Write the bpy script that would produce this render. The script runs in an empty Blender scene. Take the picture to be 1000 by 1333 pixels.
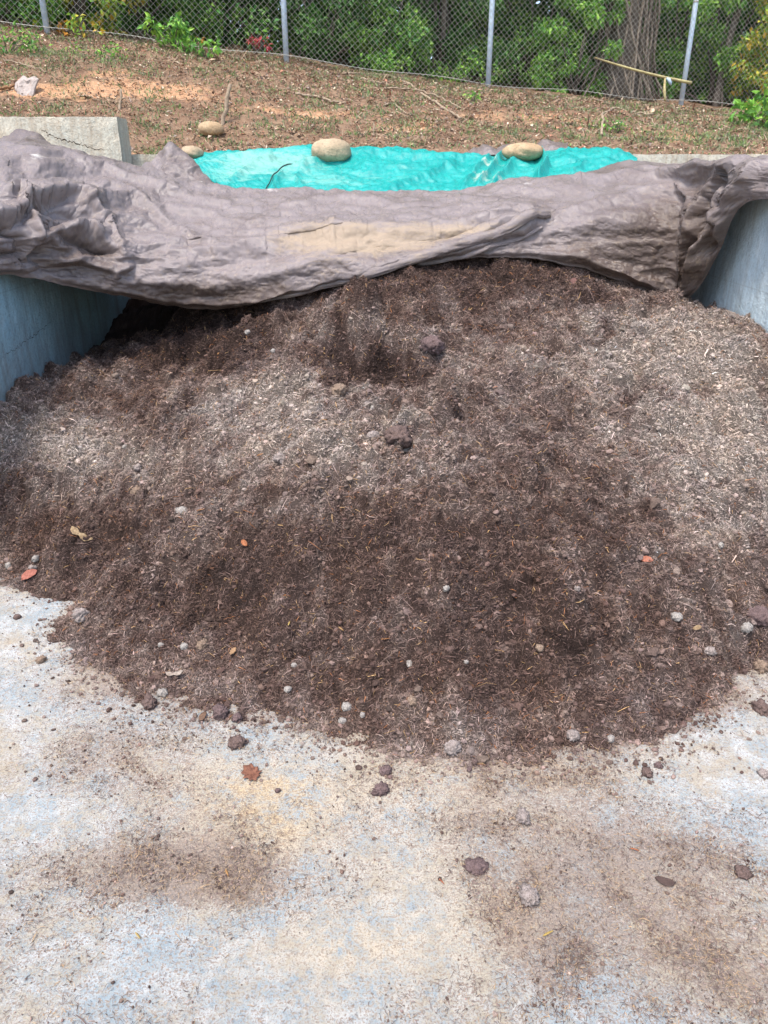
import bpy, math
import numpy as np
from mathutils import Vector
rng = np.random.default_rng(7)
S = bpy.context.scene
COL = S.collection
R = math.radians

# ------------------------------------------------------------------ camera model (photo is 1000 x 1333)
F = 963.0; PITCH = R(24.6); CZ = 1.6
cp, sp = math.cos(PITCH), math.sin(PITCH)
def ray(px, py):
    a = (np.asarray(px, float)-500)/F; b = (666.5-np.asarray(py, float))/F
    return a, cp+b*sp, -sp+b*cp            # direction for depth 1
def at(px, py, Y):
    a, dy, dz = ray(px, py); t = np.asarray(Y, float)/dy
    return np.stack([a*t, dy*t, CZ+dz*t], -1)
def gnd(px, py, z=0.0):
    a, dy, dz = ray(px, py); t = (z-CZ)/dz
    return np.stack([a*t, dy*t, CZ+dz*t], -1)
def proj(x, y, z):
    d = y*cp-(z-CZ)*sp; u = y*sp+(z-CZ)*cp
    d = np.maximum(d, .05)
    return 500+F*x/d, 666.5-F*u/d

# ------------------------------------------------------------------ noise
def _h(ix, iy, seed):
    n = (ix.astype(np.int64)*374761393+iy.astype(np.int64)*668265263+seed*144665) & 0xffffffff
    n = ((n ^ (n >> 13))*1274126177) & 0xffffffff
    n = ((n ^ (n >> 16))*2246822519) & 0xffffffff
    return ((n ^ (n >> 15)) & 0xffffff)/float(0x1000000)
def perlin(x, y, seed=0):
    x0 = np.floor(x); y0 = np.floor(y); fx = x-x0; fy = y-y0
    u = fx*fx*fx*(fx*(fx*6-15)+10); v = fy*fy*fy*(fy*(fy*6-15)+10)
    def g(ox, oy):
        a = _h(x0+ox, y0+oy, seed)*2*math.pi
        return np.cos(a)*(fx-ox)+np.sin(a)*(fy-oy)
    return ((g(0,0)*(1-u)+g(1,0)*u)*(1-v)+(g(0,1)*(1-u)+g(1,1)*u)*v)*1.5
def fbm(x, y, seed=0, o=4, gain=.5):
    s = 0; a = 1; t = 0
    for i in range(o):
        s = s+a*perlin(x*2**i+i*17.3, y*2**i-i*9.1, seed+i); t += a; a *= gain
    return s/t
def voro(x, y, seed=0):
    x0 = np.floor(x); y0 = np.floor(y)
    f1 = np.full(x.shape, 9.); f2 = np.full(x.shape, 9.); idv = np.zeros(x.shape)
    for i in (-1,0,1):
        for j in (-1,0,1):
            cx = x0+i; cy = y0+j
            d = np.hypot(cx+_h(cx,cy,seed)-x, cy+_h(cx,cy,seed+7)-y)
            c = _h(cx,cy,seed+13)
            m = d < f1
            f2 = np.where(m, f1, np.minimum(f2, d)); idv = np.where(m, c, idv); f1 = np.where(m, d, f1)
    return f1, f2, idv
def sstep(a, b, x):
    t = np.clip((x-a)/(b-a), 0, 1); return t*t*(3-2*t)
def crumple(x, y, seed, o=3):
    # piecewise planar creased relief: sharp ridges and flat facets
    s = 0; a = 1.
    for i in range(o):
        k = 1.9**i
        wx = x*k+.35*perlin(x*k*.7, y*k*.7, seed+40+i); wy = y*k+.35*perlin(x*k*.7+5, y*k*.7, seed+60+i)
        f1, f2, c = voro(wx, wy, seed+i*3)
        s = s+a*(np.minimum(f2-f1, .55)-.25)*(c*1.6-.5)+a*.5*(np.abs(perlin(wx*.8, wy*.8, seed+90+i))-.25)
        a *= .5
    return s

def facet(x, y, seed=0, warp=.25):
    # linear interpolation of random heights over a warped triangular lattice: flat facets meeting in sharp creases
    x, y = x+warp*perlin(x*.6, y*.6, seed+5), y+warp*perlin(x*.6+4, y*.6, seed+6)
    k = .3660254; sx = x+(x+y)*k; sy = y+(x+y)*k; i = np.floor(sx); j = np.floor(sy); u = sx-i; v = sy-j
    h00 = _h(i,j,seed); h11 = _h(i+1,j+1,seed); h10 = _h(i+1,j,seed); h01 = _h(i,j+1,seed)
    a = h00+u*(h10-h00)+v*(h11-h10); b = h00+v*(h01-h00)+u*(h11-h01)
    return np.where(u > v, a, b)-.5
def rot2(x, y, a): return x*math.cos(a)+y*math.sin(a), y*math.cos(a)-x*math.sin(a)
def sheetcreases(u, w, seed, amps=((3,.03),(6.5,.018),(14,.009),(30,.0042),(62,.0016)), ax=1.6):
    s = 0
    for q,(f_,a_) in enumerate(amps):
        p, r_ = rot2(u, w*ax, .5+q*1.1); s = s+a_*facet(p*f_, r_*f_, seed+q*11)
        p, r_ = rot2(u, w*ax, 2.3+q*.9); s = s+a_*.7*facet(p*f_*.8, r_*f_*1.3, seed+q*11+100)
    return s

def resamp(A, nr, nc):
    """separable cubic resampling of a (r,c,k) grid"""
    def one(A, n):
        m = A.shape[0]; t = np.linspace(0, m-1, n); i = np.clip(np.floor(t).astype(int), 0, m-2); f = (t-i).reshape(-1, *([1]*(A.ndim-1)))
        g = lambda k: A[np.clip(i+k, 0, m-1)]
        a,b,c,d = g(-1),g(0),g(1),g(2); return b+.5*f*(c-a+f*(2*a-5*b+4*c-d+f*(3*(b-c)+d-a)))
    return np.swapaxes(one(np.swapaxes(one(A, nr), 0, 1), nc), 0, 1)
def buckle(B, N, eu, ev, iters, seed, lim, kb=.12, kn=.012, kt=.06):
    """a thin sheet with too much cloth in it: relax stretched rest lengths so that it buckles into real wrinkles"""
    r = np.random.default_rng(seed); nr, nc = B.shape[:2]
    ii, jj = np.meshgrid(np.arange(nr), np.arange(nc), indexing='ij')
    X = B+N*(.010*fbm(jj/9., ii/9., seed, 3)+.0015*r.normal(size=(nr,nc)))[...,None]
    cons = []
    def add(a, b, ex, k):
        L0 = np.linalg.norm(B[a]-B[b], axis=-1)*(1+.5*(ex[a]+ex[b])); cons.append((a, b, L0[...,None], k))
    sl = lambda a,b,c=1: slice(a,b,c)
    for p in (0,1):
        m = (nc-1-p)//2; add((sl(0,nr), sl(p,p+2*m,2)), (sl(0,nr), sl(p+1,p+1+2*m,2)), eu, 1.)
        m = (nr-1-p)//2; m = m+((nr-1-p)%2); m = min(m,(nr-p)//2); add((sl(p,p+2*m,2), sl(0,nc)), (sl(p+1,p+1+2*m,2), sl(0,nc)), ev, 1.)
        m = (nr-p)//2; e = .5*(eu+ev)
        add((sl(p,p+2*m,2), sl(0,nc-1)), (sl(p+1,p+1+2*m,2), sl(1,nc)), e, .6); add((sl(p,p+2*m,2), sl(1,nc)), (sl(p+1,p+1+2*m,2), sl(0,nc-1)), e, .6)
    for st in (2,):
        for p in range(4):
            a = np.arange(p, nc-2, 4); add((slice(None), a), (slice(None), a+2), eu, kb)
            a = np.arange(p, nr-2, 4); add((a, slice(None)), (a+2, slice(None)), ev, kb)
    for it in range(iters):
        for a, b, L0, k in cons:
            d = X[b]-X[a]; l = np.linalg.norm(d, axis=-1, keepdims=True); c = d*(.5*k*(1-L0/np.maximum(l,1e-7))); X[a] = X[a]+c; X[b] = X[b]-c
        q = X-B; n = (q*N).sum(-1, keepdims=True); t = q-n*N; n = np.clip(n, -lim, lim)*(1-kn); X = B+n*N+t*(1-kt)
    return X-B

# ------------------------------------------------------------------ thin plate spline
class TPS:
    def __init__(self, P, lam=1e-4):
        P = np.asarray(P, float); self.c = P[:, :2]; n = len(P)
        K = self.k(self.c, self.c)+lam*np.eye(n); A = np.zeros((n+3, n+3))
        Q = np.hstack([np.ones((n,1)), self.c]); A[:n,:n] = K; A[:n,n:] = Q; A[n:,:n] = Q.T
        self.w = np.linalg.solve(A, np.r_[P[:,2], 0,0,0])
    def k(self, a, b):
        d2 = ((a[:,None]-b[None])**2).sum(-1); return .5*d2*np.log(d2+1e-9)
    def __call__(self, x, y):
        sh = np.shape(x); p = np.stack([np.ravel(x), np.ravel(y)], -1); n = len(self.c); out = np.empty(len(p))
        for i in range(0, len(p), 50000):
            q = p[i:i+50000]; out[i:i+50000] = self.k(q, self.c)@self.w[:n]+self.w[n]+q@self.w[n+1:]
        return out.reshape(sh)

# ------------------------------------------------------------------ mesh helpers
def tag(o, label=None, cat=None, group=None, kind=None):
    if label: o['label'] = label
    if cat: o['category'] = cat
    if group: o['group'] = group
    if kind: o['kind'] = kind
    return o
def mesh(name, V, Fc, mat, parent=None, col=None, attrs=None, smooth=True):
    """V (n,3); Fc (m,k) uniform polygons or a list of such arrays."""
    V = np.ascontiguousarray(V, dtype=np.float32)
    if not isinstance(Fc, (list, tuple)): Fc = [Fc]
    loops = np.concatenate([f.ravel() for f in Fc]).astype(np.int32)
    sizes = np.concatenate([np.full(len(f), f.shape[1]) for f in Fc]).astype(np.int32)
    me = bpy.data.meshes.new(name); me.vertices.add(len(V)); me.vertices.foreach_set('co', V.ravel())
    me.loops.add(len(loops)); me.loops.foreach_set('vertex_index', loops)
    me.polygons.add(len(sizes)); me.polygons.foreach_set('loop_start', np.r_[0, np.cumsum(sizes)[:-1]].astype(np.int32))
    me.polygons.foreach_set('use_smooth', np.full(len(sizes), smooth)); me.update(calc_edges=True)
    if col is not None:
        a = me.color_attributes.new('Col', 'FLOAT_COLOR', 'POINT')
        c = np.ones((len(V), 4), np.float32); c[:, :3] = col; a.data.foreach_set('color', c.ravel())
    for k, v in (attrs or {}).items():
        a = me.attributes.new(k, 'FLOAT', 'POINT'); a.data.foreach_set('value', np.asarray(v, np.float32).ravel())
    me.materials.append(mat); o = bpy.data.objects.new(name, me); COL.objects.link(o)
    if parent: o.parent = parent
    return o
def gridf(nr, nc):
    i = np.arange(nr-1)[:,None]*nc+np.arange(nc-1)[None]; i = i.ravel()
    return np.stack([i, i+1, i+nc+1, i+nc], -1)
def grid(name, P, mat, **k):
    nr, nc = P.shape[:2]; return mesh(name, P.reshape(-1,3), gridf(nr,nc), mat, **k)
def normals(P):
    dr = np.gradient(P, axis=0); dc = np.gradient(P, axis=1)
    n = np.cross(dc, dr); return n/np.maximum(np.linalg.norm(n, axis=-1, keepdims=True), 1e-9)
def empty(name, loc):
    o = bpy.data.objects.new(name, None); COL.objects.link(o); o.location = loc; o.empty_display_size = .1; return o
def local(V, root): return np.asarray(V)-np.array(root.location)
def tube(pts, rad, n=6, jag=0, seed=0):
    pts = np.asarray(pts, float); m = len(pts); rad = np.broadcast_to(rad, (m,))
    r = np.random.default_rng(seed)
    t = np.gradient(pts, axis=0); t /= np.linalg.norm(t, axis=1, keepdims=True)+1e-9
    up = np.array([0,0,1.]) if abs(t[:,2]).mean() < .8 else np.array([1.,0,0])
    a = np.cross(t, up); a /= np.linalg.norm(a, axis=1, keepdims=True); b = np.cross(t, a)
    th = np.arange(n)*2*math.pi/n
    rr = rad[:,None]*(1+jag*(r.random((m,n))-.5))
    V = pts[:,None]+rr[...,None]*(np.cos(th)[None,:,None]*a[:,None]+np.sin(th)[None,:,None]*b[:,None])
    V = V.reshape(-1,3)
    i = np.arange(m-1)[:,None]*n; j = np.arange(n)[None]; k = (j+1)%n
    f = np.stack([i+j, i+k, i+n+k, i+n+j], -1).reshape(-1,4)
    V = np.vstack([V, pts[:1], pts[-1:]]); jj = np.arange(n); e = (m-1)*n
    c = np.stack([np.r_[(jj+1)%n, e+jj], np.r_[jj, e+(jj+1)%n], np.r_[np.full(n, m*n), np.full(n, m*n+1)]], -1)
    return V, [f, c]
def merge(parts):
    Vs = []; q = {}; off = 0
    for V, fs in parts:
        for f in (fs if isinstance(fs, list) else [fs]): q.setdefault(f.shape[1], []).append(f+off)
        Vs.append(V); off += len(V)
    return np.vstack(Vs), [np.vstack(v) for v in q.values()]
def box(x0,x1,y0,y1,z0,z1):
    V = np.array([[x,y,z] for x in (x0,x1) for y in (y0,y1) for z in (z0,z1)], float)
    return V, np.array([[0,1,3,2],[4,6,7,5],[0,4,5,1],[2,3,7,6],[0,2,6,4],[1,5,7,3]])
import bmesh
def ico(sub):
    bm = bmesh.new(); bmesh.ops.create_icosphere(bm, subdivisions=sub, radius=1)
    V = np.array([v.co[:] for v in bm.verts]); f = np.array([[v.index for v in p.verts] for p in bm.faces]); bm.free(); return V, f
ICO = {s: ico(s) for s in (1,2,3,4)}
def rots(n, r, maxtilt=math.pi):
    q = r.normal(size=(n,4)); q /= np.linalg.norm(q, axis=1, keepdims=True); w,x,y,z = q.T
    return np.stack([1-2*(y*y+z*z),2*(x*y-z*w),2*(x*z+y*w),2*(x*y+z*w),1-2*(x*x+z*z),2*(y*z-x*w),2*(x*z-y*w),2*(y*z+x*w),1-2*(x*x+y*y)],-1).reshape(n,3,3)

# ------------------------------------------------------------------ materials
def srgb(r, g, b):
    c = np.array([r,g,b])/255.; return np.where(c <= .04045, c/12.92, ((c+.055)/1.055)**2.4)
class M:
    def __init__(s, name, rough=.9, spec=.3):
        s.m = bpy.data.materials.new(name); s.m.use_nodes = True; s.t = s.m.node_tree; s.n = s.t.nodes
        s.b = s.n['Principled BSDF']; s.set('Roughness', rough); s.set('Specular IOR Level', spec)
    def set(s, k, v):
        if hasattr(v, 'links') or isinstance(v, bpy.types.NodeSocket): s.t.links.new(v, s.b.inputs[k])
        elif k == 'Base Color': s.b.inputs[k].default_value = (*v, 1)
        else: s.b.inputs[k].default_value = v
    def lk(s, v, i):
        if isinstance(v, bpy.types.NodeSocket): s.t.links.new(v, i)
        elif np.ndim(v) and len(v) == 3 and i.type == 'RGBA': i.default_value = (*v, 1)
        else: i.default_value = v
    def coord(s, k='Object'):
        n = s.n.get('tc') or s.n.new('ShaderNodeTexCoord'); n.name = 'tc'; return n.outputs[k]
    def noise(s, sc, det=4, rough=.55, vec=None, dist=0, out='Fac'):
        n = s.n.new('ShaderNodeTexNoise'); s.lk(vec or s.coord(), n.inputs['Vector'])
        n.inputs['Scale'].default_value = sc; n.inputs['Detail'].default_value = det; n.inputs['Roughness'].default_value = rough; n.inputs['Distortion'].default_value = dist
        return n.outputs[out]
    def voro(s, sc, feat='F1', out='Distance', vec=None, rnd=1):
        n = s.n.new('ShaderNodeTexVoronoi'); n.feature = feat; s.lk(vec or s.coord(), n.inputs['Vector']); n.inputs['Scale'].default_value = sc; n.inputs['Randomness'].default_value = rnd
        return n.outputs[out]
    def map(s, v, a, b, c=0, d=1):
        n = s.n.new('ShaderNodeMapRange'); n.clamp = True; s.lk(v, n.inputs[0])
        for i, x in enumerate((a,b,c,d)): n.inputs[i+1].default_value = x
        return n.outputs[0]
    def math(s, op, a, b=0.):
        n = s.n.new('ShaderNodeMath'); n.operation = op; s.lk(a, n.inputs[0]); s.lk(b, n.inputs[1]); return n.outputs[0]
    def mix(s, f, a, b, mode='MIX'):
        n = s.n.new('ShaderNodeMix'); n.data_type = 'RGBA'; n.blend_type = mode; s.lk(f, n.inputs[0]); s.lk(a, n.inputs[6]); s.lk(b, n.inputs[7]); return n.outputs[2]
    def attr(s, name, out='Fac'):
        n = s.n.new('ShaderNodeAttribute'); n.attribute_name = name; return n.outputs[out]
    def vwarp(s, a):
        nz = s.noise(6, 3, out='Color'); v = s.n.new('ShaderNodeVectorMath'); v.operation = 'SCALE'; s.lk(nz, v.inputs[0]); v.inputs['Scale'].default_value = a*4
        w = s.n.new('ShaderNodeVectorMath'); w.operation = 'ADD'; s.lk(s.coord(), w.inputs[0]); s.lk(v.outputs[0], w.inputs[1]); return w.outputs[0]
    def scale(s, x, y, z):
        n = s.n.new('ShaderNodeMapping'); s.lk(s.coord(), n.inputs[0]); n.inputs['Scale'].default_value = (x,y,z); return n.outputs[0]
    def bump(s, h, dist, st=1.):
        n = s.n.new('ShaderNodeBump'); s.lk(h, n.inputs['Height']); n.inputs['Distance'].default_value = dist; n.inputs['Strength'].default_value = st
        if s.b.inputs['Normal'].links: s.t.links.new(s.b.inputs['Normal'].links[0].from_socket, n.inputs['Normal'])
        s.t.links.new(n.outputs[0], s.b.inputs['Normal'])

def mat_attr(name, rough=.9, spec=.2, var=.25, sc=300, trans=0):
    m = M(name, rough, spec); c = m.attr('Col', 'Color')
    v = m.map(m.noise(sc, 3), .3, .7, 1-var, 1+var)
    n = m.n.new('ShaderNodeVectorMath'); n.operation = 'SCALE'; m.lk(c, n.inputs[0]); m.lk(v, n.inputs['Scale']); m.set('Base Color', n.outputs[0])
    if trans:
        tr = m.n.new('ShaderNodeBsdfTranslucent'); m.lk(n.outputs[0], tr.inputs[0]); mx = m.n.new('ShaderNodeMixShader'); mx.inputs[0].default_value = trans
        m.t.links.new(m.b.outputs[0], mx.inputs[1]); m.t.links.new(tr.outputs[0], mx.inputs[2]); m.t.links.new(mx.outputs[0], m.n['Material Output'].inputs[0])
    return m.m
def mat_simple(name, c1, c2, sc=30, rough=.8, bump=0, bsc=None, spec=.3, lo=.35, hi=.65):
    m = M(name, rough, spec); m.set('Base Color', m.mix(m.map(m.noise(sc, 6, .6), lo, hi), c1, c2))
    if bump: m.bump(m.noise(bsc or sc*2, 6, .65), bump)
    return m.m

# ================================================================== HEAP
L = []
def H(*a):
    for px, py, Y in a: L.append(at(px, py, Y))
toe = [(-90,735),(0,752),(38,772),(78,815),(125,865),(200,902),(290,932),(380,932),(450,958),(540,980),(640,985),(740,975),(850,960),(900,930),(950,885),(1000,868),(1080,850),(1160,800)]
tg = np.array([gnd(*p) for p in toe]); cen = np.array([.3,4.0,0])
ttn = np.gradient(tg,axis=0); k3 = np.array([.25,.5,.25]); ttn = np.stack([np.convolve(np.pad(ttn[:,i],1,'edge'),k3,'valid') for i in range(3)],-1)
for p,tn_ in zip(tg,ttn):
    L.append(p); d = np.array([tn_[1],-tn_[0],0]); d /= np.linalg.norm(d); L.append(p+d*.16+np.array([0,0,-.05])); L.append(p+d*.5+np.array([0,0,-.22]))
H((0,700,2.95),(0,640,3.12),(0,590,3.32),(0,533,3.54),(70,490,4.2),(140,440,5.12))
H((100,780,2.62),(100,700,2.82),(100,620,3.15),(110,550,3.55),(200,820,2.28),(200,700,2.66),(200,600,3.1),(200,520,3.6),(205,460,4.25),(250,425,4.6))
H((300,860,2.15),(300,760,2.42),(300,660,2.72),(310,570,3.1),(320,500,3.5),(320,450,3.95),(330,412,4.35))
H((400,880,2.02),(400,800,2.18),(400,700,2.40),(400,600,2.74),(410,520,3.18),(420,485,3.45),(400,440,4.0),(410,388,4.3))
H((520,900,1.92),(500,800,2.12),(500,700,2.34),(500,600,2.70),(500,520,3.24),(470,495,3.42),(480,470,3.72),(480,400,3.9),(500,352,4.38))
H((640,900,1.9),(640,800,2.12),(620,700,2.34),(620,600,2.70),(620,520,3.18),(620,460,3.7),(620,400,4.0),(600,342,4.38))
H((740,900,1.92),(740,830,2.05),(720,760,2.2),(720,690,2.42),(740,600,2.84),(740,500,3.4),(740,420,3.95),(720,346,4.38))
H((850,880,2.0),(850,800,2.2),(850,700,2.52),(860,600,2.93),(860,500,3.4),(850,430,3.85),(820,372,4.38),(890,395,4.82))
H((930,850,2.12),(1000,800,2.32),(1000,700,2.64),(1000,600,3.0),(1000,520,3.3),(1000,440,3.69),(1100,700,2.8),(1100,560,3.3))
for p in [(-1.9,5.4,.62),(-1.0,5.1,1.05),(-1.3,6.2,1.2),(-.3,5.0,1.3),(.6,5.0,1.36),(1.4,5.0,1.3),(1.9,5.6,1.3),(0,6.2,1.35),(1.2,6.2,1.35),(-1.9,3.0,.1)]: L.append(np.array(p))
pile_t = TPS(np.array(L), 2e-4)
DRY_SHADE = [(465,488,70,15,-1.2),(525,474,40,13,-.8),(235,466,70,16,-1.1),(310,432,50,16,-1.0),(180,410,80,26,-1.0),(850,512,50,9,-1.0),(800,438,40,10,-.9),(745,828,45,6,-1.6),(250,760,60,18,-.5),(560,520,90,8,-.4),(455,420,45,26,.55),(420,512,110,10,.6),(560,450,60,14,.5),(200,500,60,12,.3),(700,520,120,12,.3),(440,640,200,10,-.5),(130,700,80,14,-.4),(600,690,150,12,-.3),(330,660,100,14,.35),(560,800,200,16,.2),(50,560,120,55,.9),(330,560,150,75,.75),(450,555,130,50,.45),(920,520,150,110,.95),(970,660,90,110,.9),(800,430,80,60,.7),(640,465,90,25,.5),(560,600,160,50,.25),(900,450,100,50,.8),(400,490,60,14,.5),(470,800,90,30,.2),(110,600,90,40,.4),(720,770,60,30,.3),(500,430,60,25,.35),  # dry and moist soil patches; dark ones in hollows and ledges include painted shade
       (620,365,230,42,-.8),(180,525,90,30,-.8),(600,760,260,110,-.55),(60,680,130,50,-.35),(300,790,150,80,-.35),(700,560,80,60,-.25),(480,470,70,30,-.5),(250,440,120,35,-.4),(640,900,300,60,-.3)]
def dry_shade(x, y, z):
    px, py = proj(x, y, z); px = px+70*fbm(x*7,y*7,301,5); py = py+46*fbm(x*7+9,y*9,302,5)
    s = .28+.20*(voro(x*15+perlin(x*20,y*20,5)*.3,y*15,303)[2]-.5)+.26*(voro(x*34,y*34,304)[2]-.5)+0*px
    for a, b, ra, rb, w in DRY_SHADE: s = s+.72*w*np.exp(-((px-a)/ra)**2-((py-b)/rb)**2)
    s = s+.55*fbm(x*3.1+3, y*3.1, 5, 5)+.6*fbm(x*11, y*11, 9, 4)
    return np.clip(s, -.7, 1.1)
def bumps(V, spots):
    x, y = V; s = 0*x
    for px, py, Y, r, a in spots:
        q = at(px, py, Y); s = s+a*np.exp(-(((x-q[0])**2+(y-q[1])**2)/(r*r))**1.5)
    return s
SPOTS = [(745,805,2.1,.09,.07),(750,842,2.0,.05,-.05),(518,570,2.93,.045,.04),(560,452,3.72,.07,.05),(455,425,3.85,.13,.11),(455,482,3.58,.15,-.23),(520,478,3.6,.11,-.17),(480,420,3.9,.08,.06),(530,420,3.9,.1,.05),(245,468,4.1,.17,-.22),(215,480,4.05,.1,-.08),(320,450,4.0,.10,.06),
         (320,425,4.3,.1,-.08),(700,800,2.1,.08,.02),(250,740,2.5,.12,-.03),(600,640,2.6,.3,.03),(640,470,3.65,.1,-.04),(430,515,3.3,.13,.05),(500,524,3.22,.13,.05),(575,515,3.3,.13,.06),(360,508,3.35,.12,.05),(300,515,3.4,.12,.04),(680,505,3.4,.12,.05),(840,515,3.3,.10,-.10),(800,520,3.3,.08,-.06),(570,455,3.6,.09,-.06),(640,655,2.55,.16,.05),(240,745,2.5,.12,-.05),(420,690,2.5,.18,.03),(590,435,3.85,.06,-.04),(800,435,3.9,.06,-.05),(900,590,2.95,.1,.03)]
def heap_z(x, y, fine=True):
    z = pile_t(x, y)+bumps((x, y), SPOTS)
    e = sstep(-.02, .12, z)
    ww = .5+.5*sstep(-.3,.4,fbm(x*1.3,y*1.3,77,2))
    qx = x+.05*perlin(x*6,y*6,201); qy = y+.05*perlin(x*6+3,y*6,202)
    z = z+e*(.05*fbm(x*3.2, y*3.2, 11, 3)+.10*ww*(np.abs(perlin(qx*4.6,qy*5.2,13))-.2)+.055*ww*(np.abs(perlin(qx*10,qy*11,14))-.2))
    z = z+(.25+.75*e)*.024*(np.abs(perlin(qx*24,qy*24,15))-.2)+.02*(1-e)*fbm(x*5,y*5,16,4)+.026*(1-e)*fbm(x*14,y*14,17,4)
    if fine:
        wx = x+.02*perlin(x*20, y*20, 3); wy = y+.02*perlin(x*20+9, y*20, 4)
        f1, f2, c = voro(wx*13, wy*13, 21); z = z+e*.034*(c**2)*np.clip(1-f1*1.4, 0, 1)*ww
        f1, f2, c = voro(wx*6.5, wy*6.5, 20); z = z+e*.075*c**7*np.clip(1-(f1/.5)**2, 0, 1)
        f1, f2, c = voro(wx*30, wy*30, 22); z = z+(.3+.7*e)*.019*c*np.clip(1-f1*1.5, 0, 1)
        f1, f2, c = voro(wx*70, wy*70, 23); z = z+(.3+.7*e)*.007*c*np.clip(1-f1*1.5, 0, 1)
        z = z+.003*fbm(x*90, y*90, 24, 2)
    return z
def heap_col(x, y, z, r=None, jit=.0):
    d = dry_shade(x, y, z)
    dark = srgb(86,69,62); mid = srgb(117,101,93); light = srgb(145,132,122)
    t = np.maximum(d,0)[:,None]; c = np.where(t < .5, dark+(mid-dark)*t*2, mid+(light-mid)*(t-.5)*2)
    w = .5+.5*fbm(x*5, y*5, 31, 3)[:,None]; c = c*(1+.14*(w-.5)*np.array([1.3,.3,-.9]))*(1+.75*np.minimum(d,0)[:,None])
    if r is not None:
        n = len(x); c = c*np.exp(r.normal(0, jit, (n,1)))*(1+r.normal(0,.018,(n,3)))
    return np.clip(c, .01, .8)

WL, WR = -1.9, 1.9
X0, X1, Y0, Y1 = WL+.005, WR-.005, 1.3, 6.45
xs = np.linspace(X0, X1, 760); ys = np.concatenate([np.linspace(Y0, 4.7, 720), np.linspace(4.71, Y1, 80)])
GX, GY = np.meshgrid(xs, ys); GZ = heap_z(GX, GY)
# walls end at y 2.7: in front of them nothing is clipped visibly (out of frame)
hm = mat_attr('compost_soil', .95, .12, .45, 260)
nt = hm.node_tree; mm = M.__new__(M); mm.m = hm; mm.t = nt; mm.n = nt.nodes; mm.b = nt.nodes['Principled BSDF']
mm.bump(mm.noise(160, 5, .7), .01, 1)
keep = GZ > -.05
f = gridf(*GX.shape); P = np.stack([GX,GY,GZ],-1).reshape(-1,3)
f = f[keep.ravel()[f].any(1)]
used = np.zeros(len(P), bool); used[f] = True; idx = np.cumsum(used)-1; P = P[used]; f = idx[f]
heap = mesh('compost_heap', P, f, hm, col=heap_col(P[:,0], P[:,1], P[:,2])*.5)  # base colour halved: shade in the gaps between fibres is painted in
tag(heap, 'big dark brown heap of loose fibrous compost spilling from the concrete bay', 'compost heap')

# --- fibres and crumbs over the heap (nobody could count them)
def fibres(name, pos, nrm, col, length, width, r, mat, parent, kind='stuff', lift=.3):
    n = len(pos); t = r.normal(size=(n,3)); t -= (t*nrm).sum(1,keepdims=True)*nrm; t /= np.linalg.norm(t,axis=1,keepdims=True)
    t = t+nrm*r.normal(0, lift, (n,1)); t /= np.linalg.norm(t,axis=1,keepdims=True)
    s = np.cross(t, nrm); s /= np.linalg.norm(s,axis=1,keepdims=True)
    s = s+nrm*r.normal(0,.6,(n,1)); s /= np.linalg.norm(s,axis=1,keepdims=True)
    b = np.cross(s, t)*r.normal(0,.18,(n,1))*length[:,None]+nrm*(np.abs(r.normal(0,.1,(n,1)))*length[:,None])
    Ln = length[:,None]/2; W = width[:,None]/2
    p0 = pos-t*Ln; p1 = pos+b; p2 = pos+t*Ln
    V = np.stack([p0-s*W*.6, p0+s*W*.6, p1-s*W, p1+s*W, p2-s*W*.4, p2+s*W*.4], 1).reshape(-1,3)
    i = np.arange(n)[:,None]*6; fc = np.vstack([i+np.array([[0,1,3,2]]), i+np.array([[2,3,5,4]])])
    o = mesh(name, V, fc, mat, parent, col=np.repeat(col, 6, 0), smooth=False)
    if kind: o['kind'] = kind
    return o
def crumbs(name, pos, size, col, r, mat, parent, sub=1, flat=.75, kind='stuff', smooth=False):
    B, bf = ICO[sub]; n = len(pos); m = len(B); jt = .13 if sub==1 else .17
    Rm = rots(n, r); sc = size[:,None]*np.stack([np.ones(n), r.uniform(.65,1,n), r.uniform(.45,.9,n)],-1)
    loc = B[None]*(1+r.normal(0,jt,(n,m,1)))*sc[:,None]
    V = np.einsum('nij,nmj->nmi', Rm, loc); V[...,2] *= flat; V += pos[:,None]
    fc = (bf[None]+np.arange(n)[:,None,None]*m).reshape(-1,3)
    o = mesh(name, V.reshape(-1,3), fc, mat, parent, col=np.repeat(col, m, 0), smooth=smooth)
    if kind: o['kind'] = kind
    return o
def sample_heap(n, r, ymax=4.75):
    x = r.uniform(X0, X1, n); y = Y0+(ymax-Y0)*r.random(n)**1.15
    z = heap_z(x, y); e = .006
    nx = -(heap_z(x+e,y,False)-heap_z(x-e,y,False))/(2*e); ny = -(heap_z(x,y+e,False)-heap_z(x,y-e,False))/(2*e)
    N = np.stack([nx,ny,np.ones(n)],-1); N /= np.linalg.norm(N,axis=1,keepdims=True)
    px, py = proj(x,y,z); k = (z > .0)&(px > -160)&(px < 1160)
    return np.stack([x,y,z],-1)[k], N[k]
fm = mat_attr('compost_fibre', .85, .2, .2, 200)
cm = mat_attr('compost_crumb', .95, .12, .35, 240)
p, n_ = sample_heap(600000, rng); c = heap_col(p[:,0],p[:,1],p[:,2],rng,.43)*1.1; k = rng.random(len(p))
c[k<.018] = srgb(186,150,106)*rng.uniform(.5,1.1,(int((k<.018).sum()),1))
c[(k>.035)&(k<.06)] = srgb(150,100,66)*rng.uniform(.5,1.1,(int(((k>.035)&(k<.06)).sum()),1))
fibres('fibres', p+n_*.0015, n_, c, rng.lognormal(math.log(.0135),.5,len(p))*(.85+.12*p[:,1]), rng.lognormal(math.log(.0013),.35,len(p))*(.8+.14*p[:,1]), rng, fm, heap, lift=.45)
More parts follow.
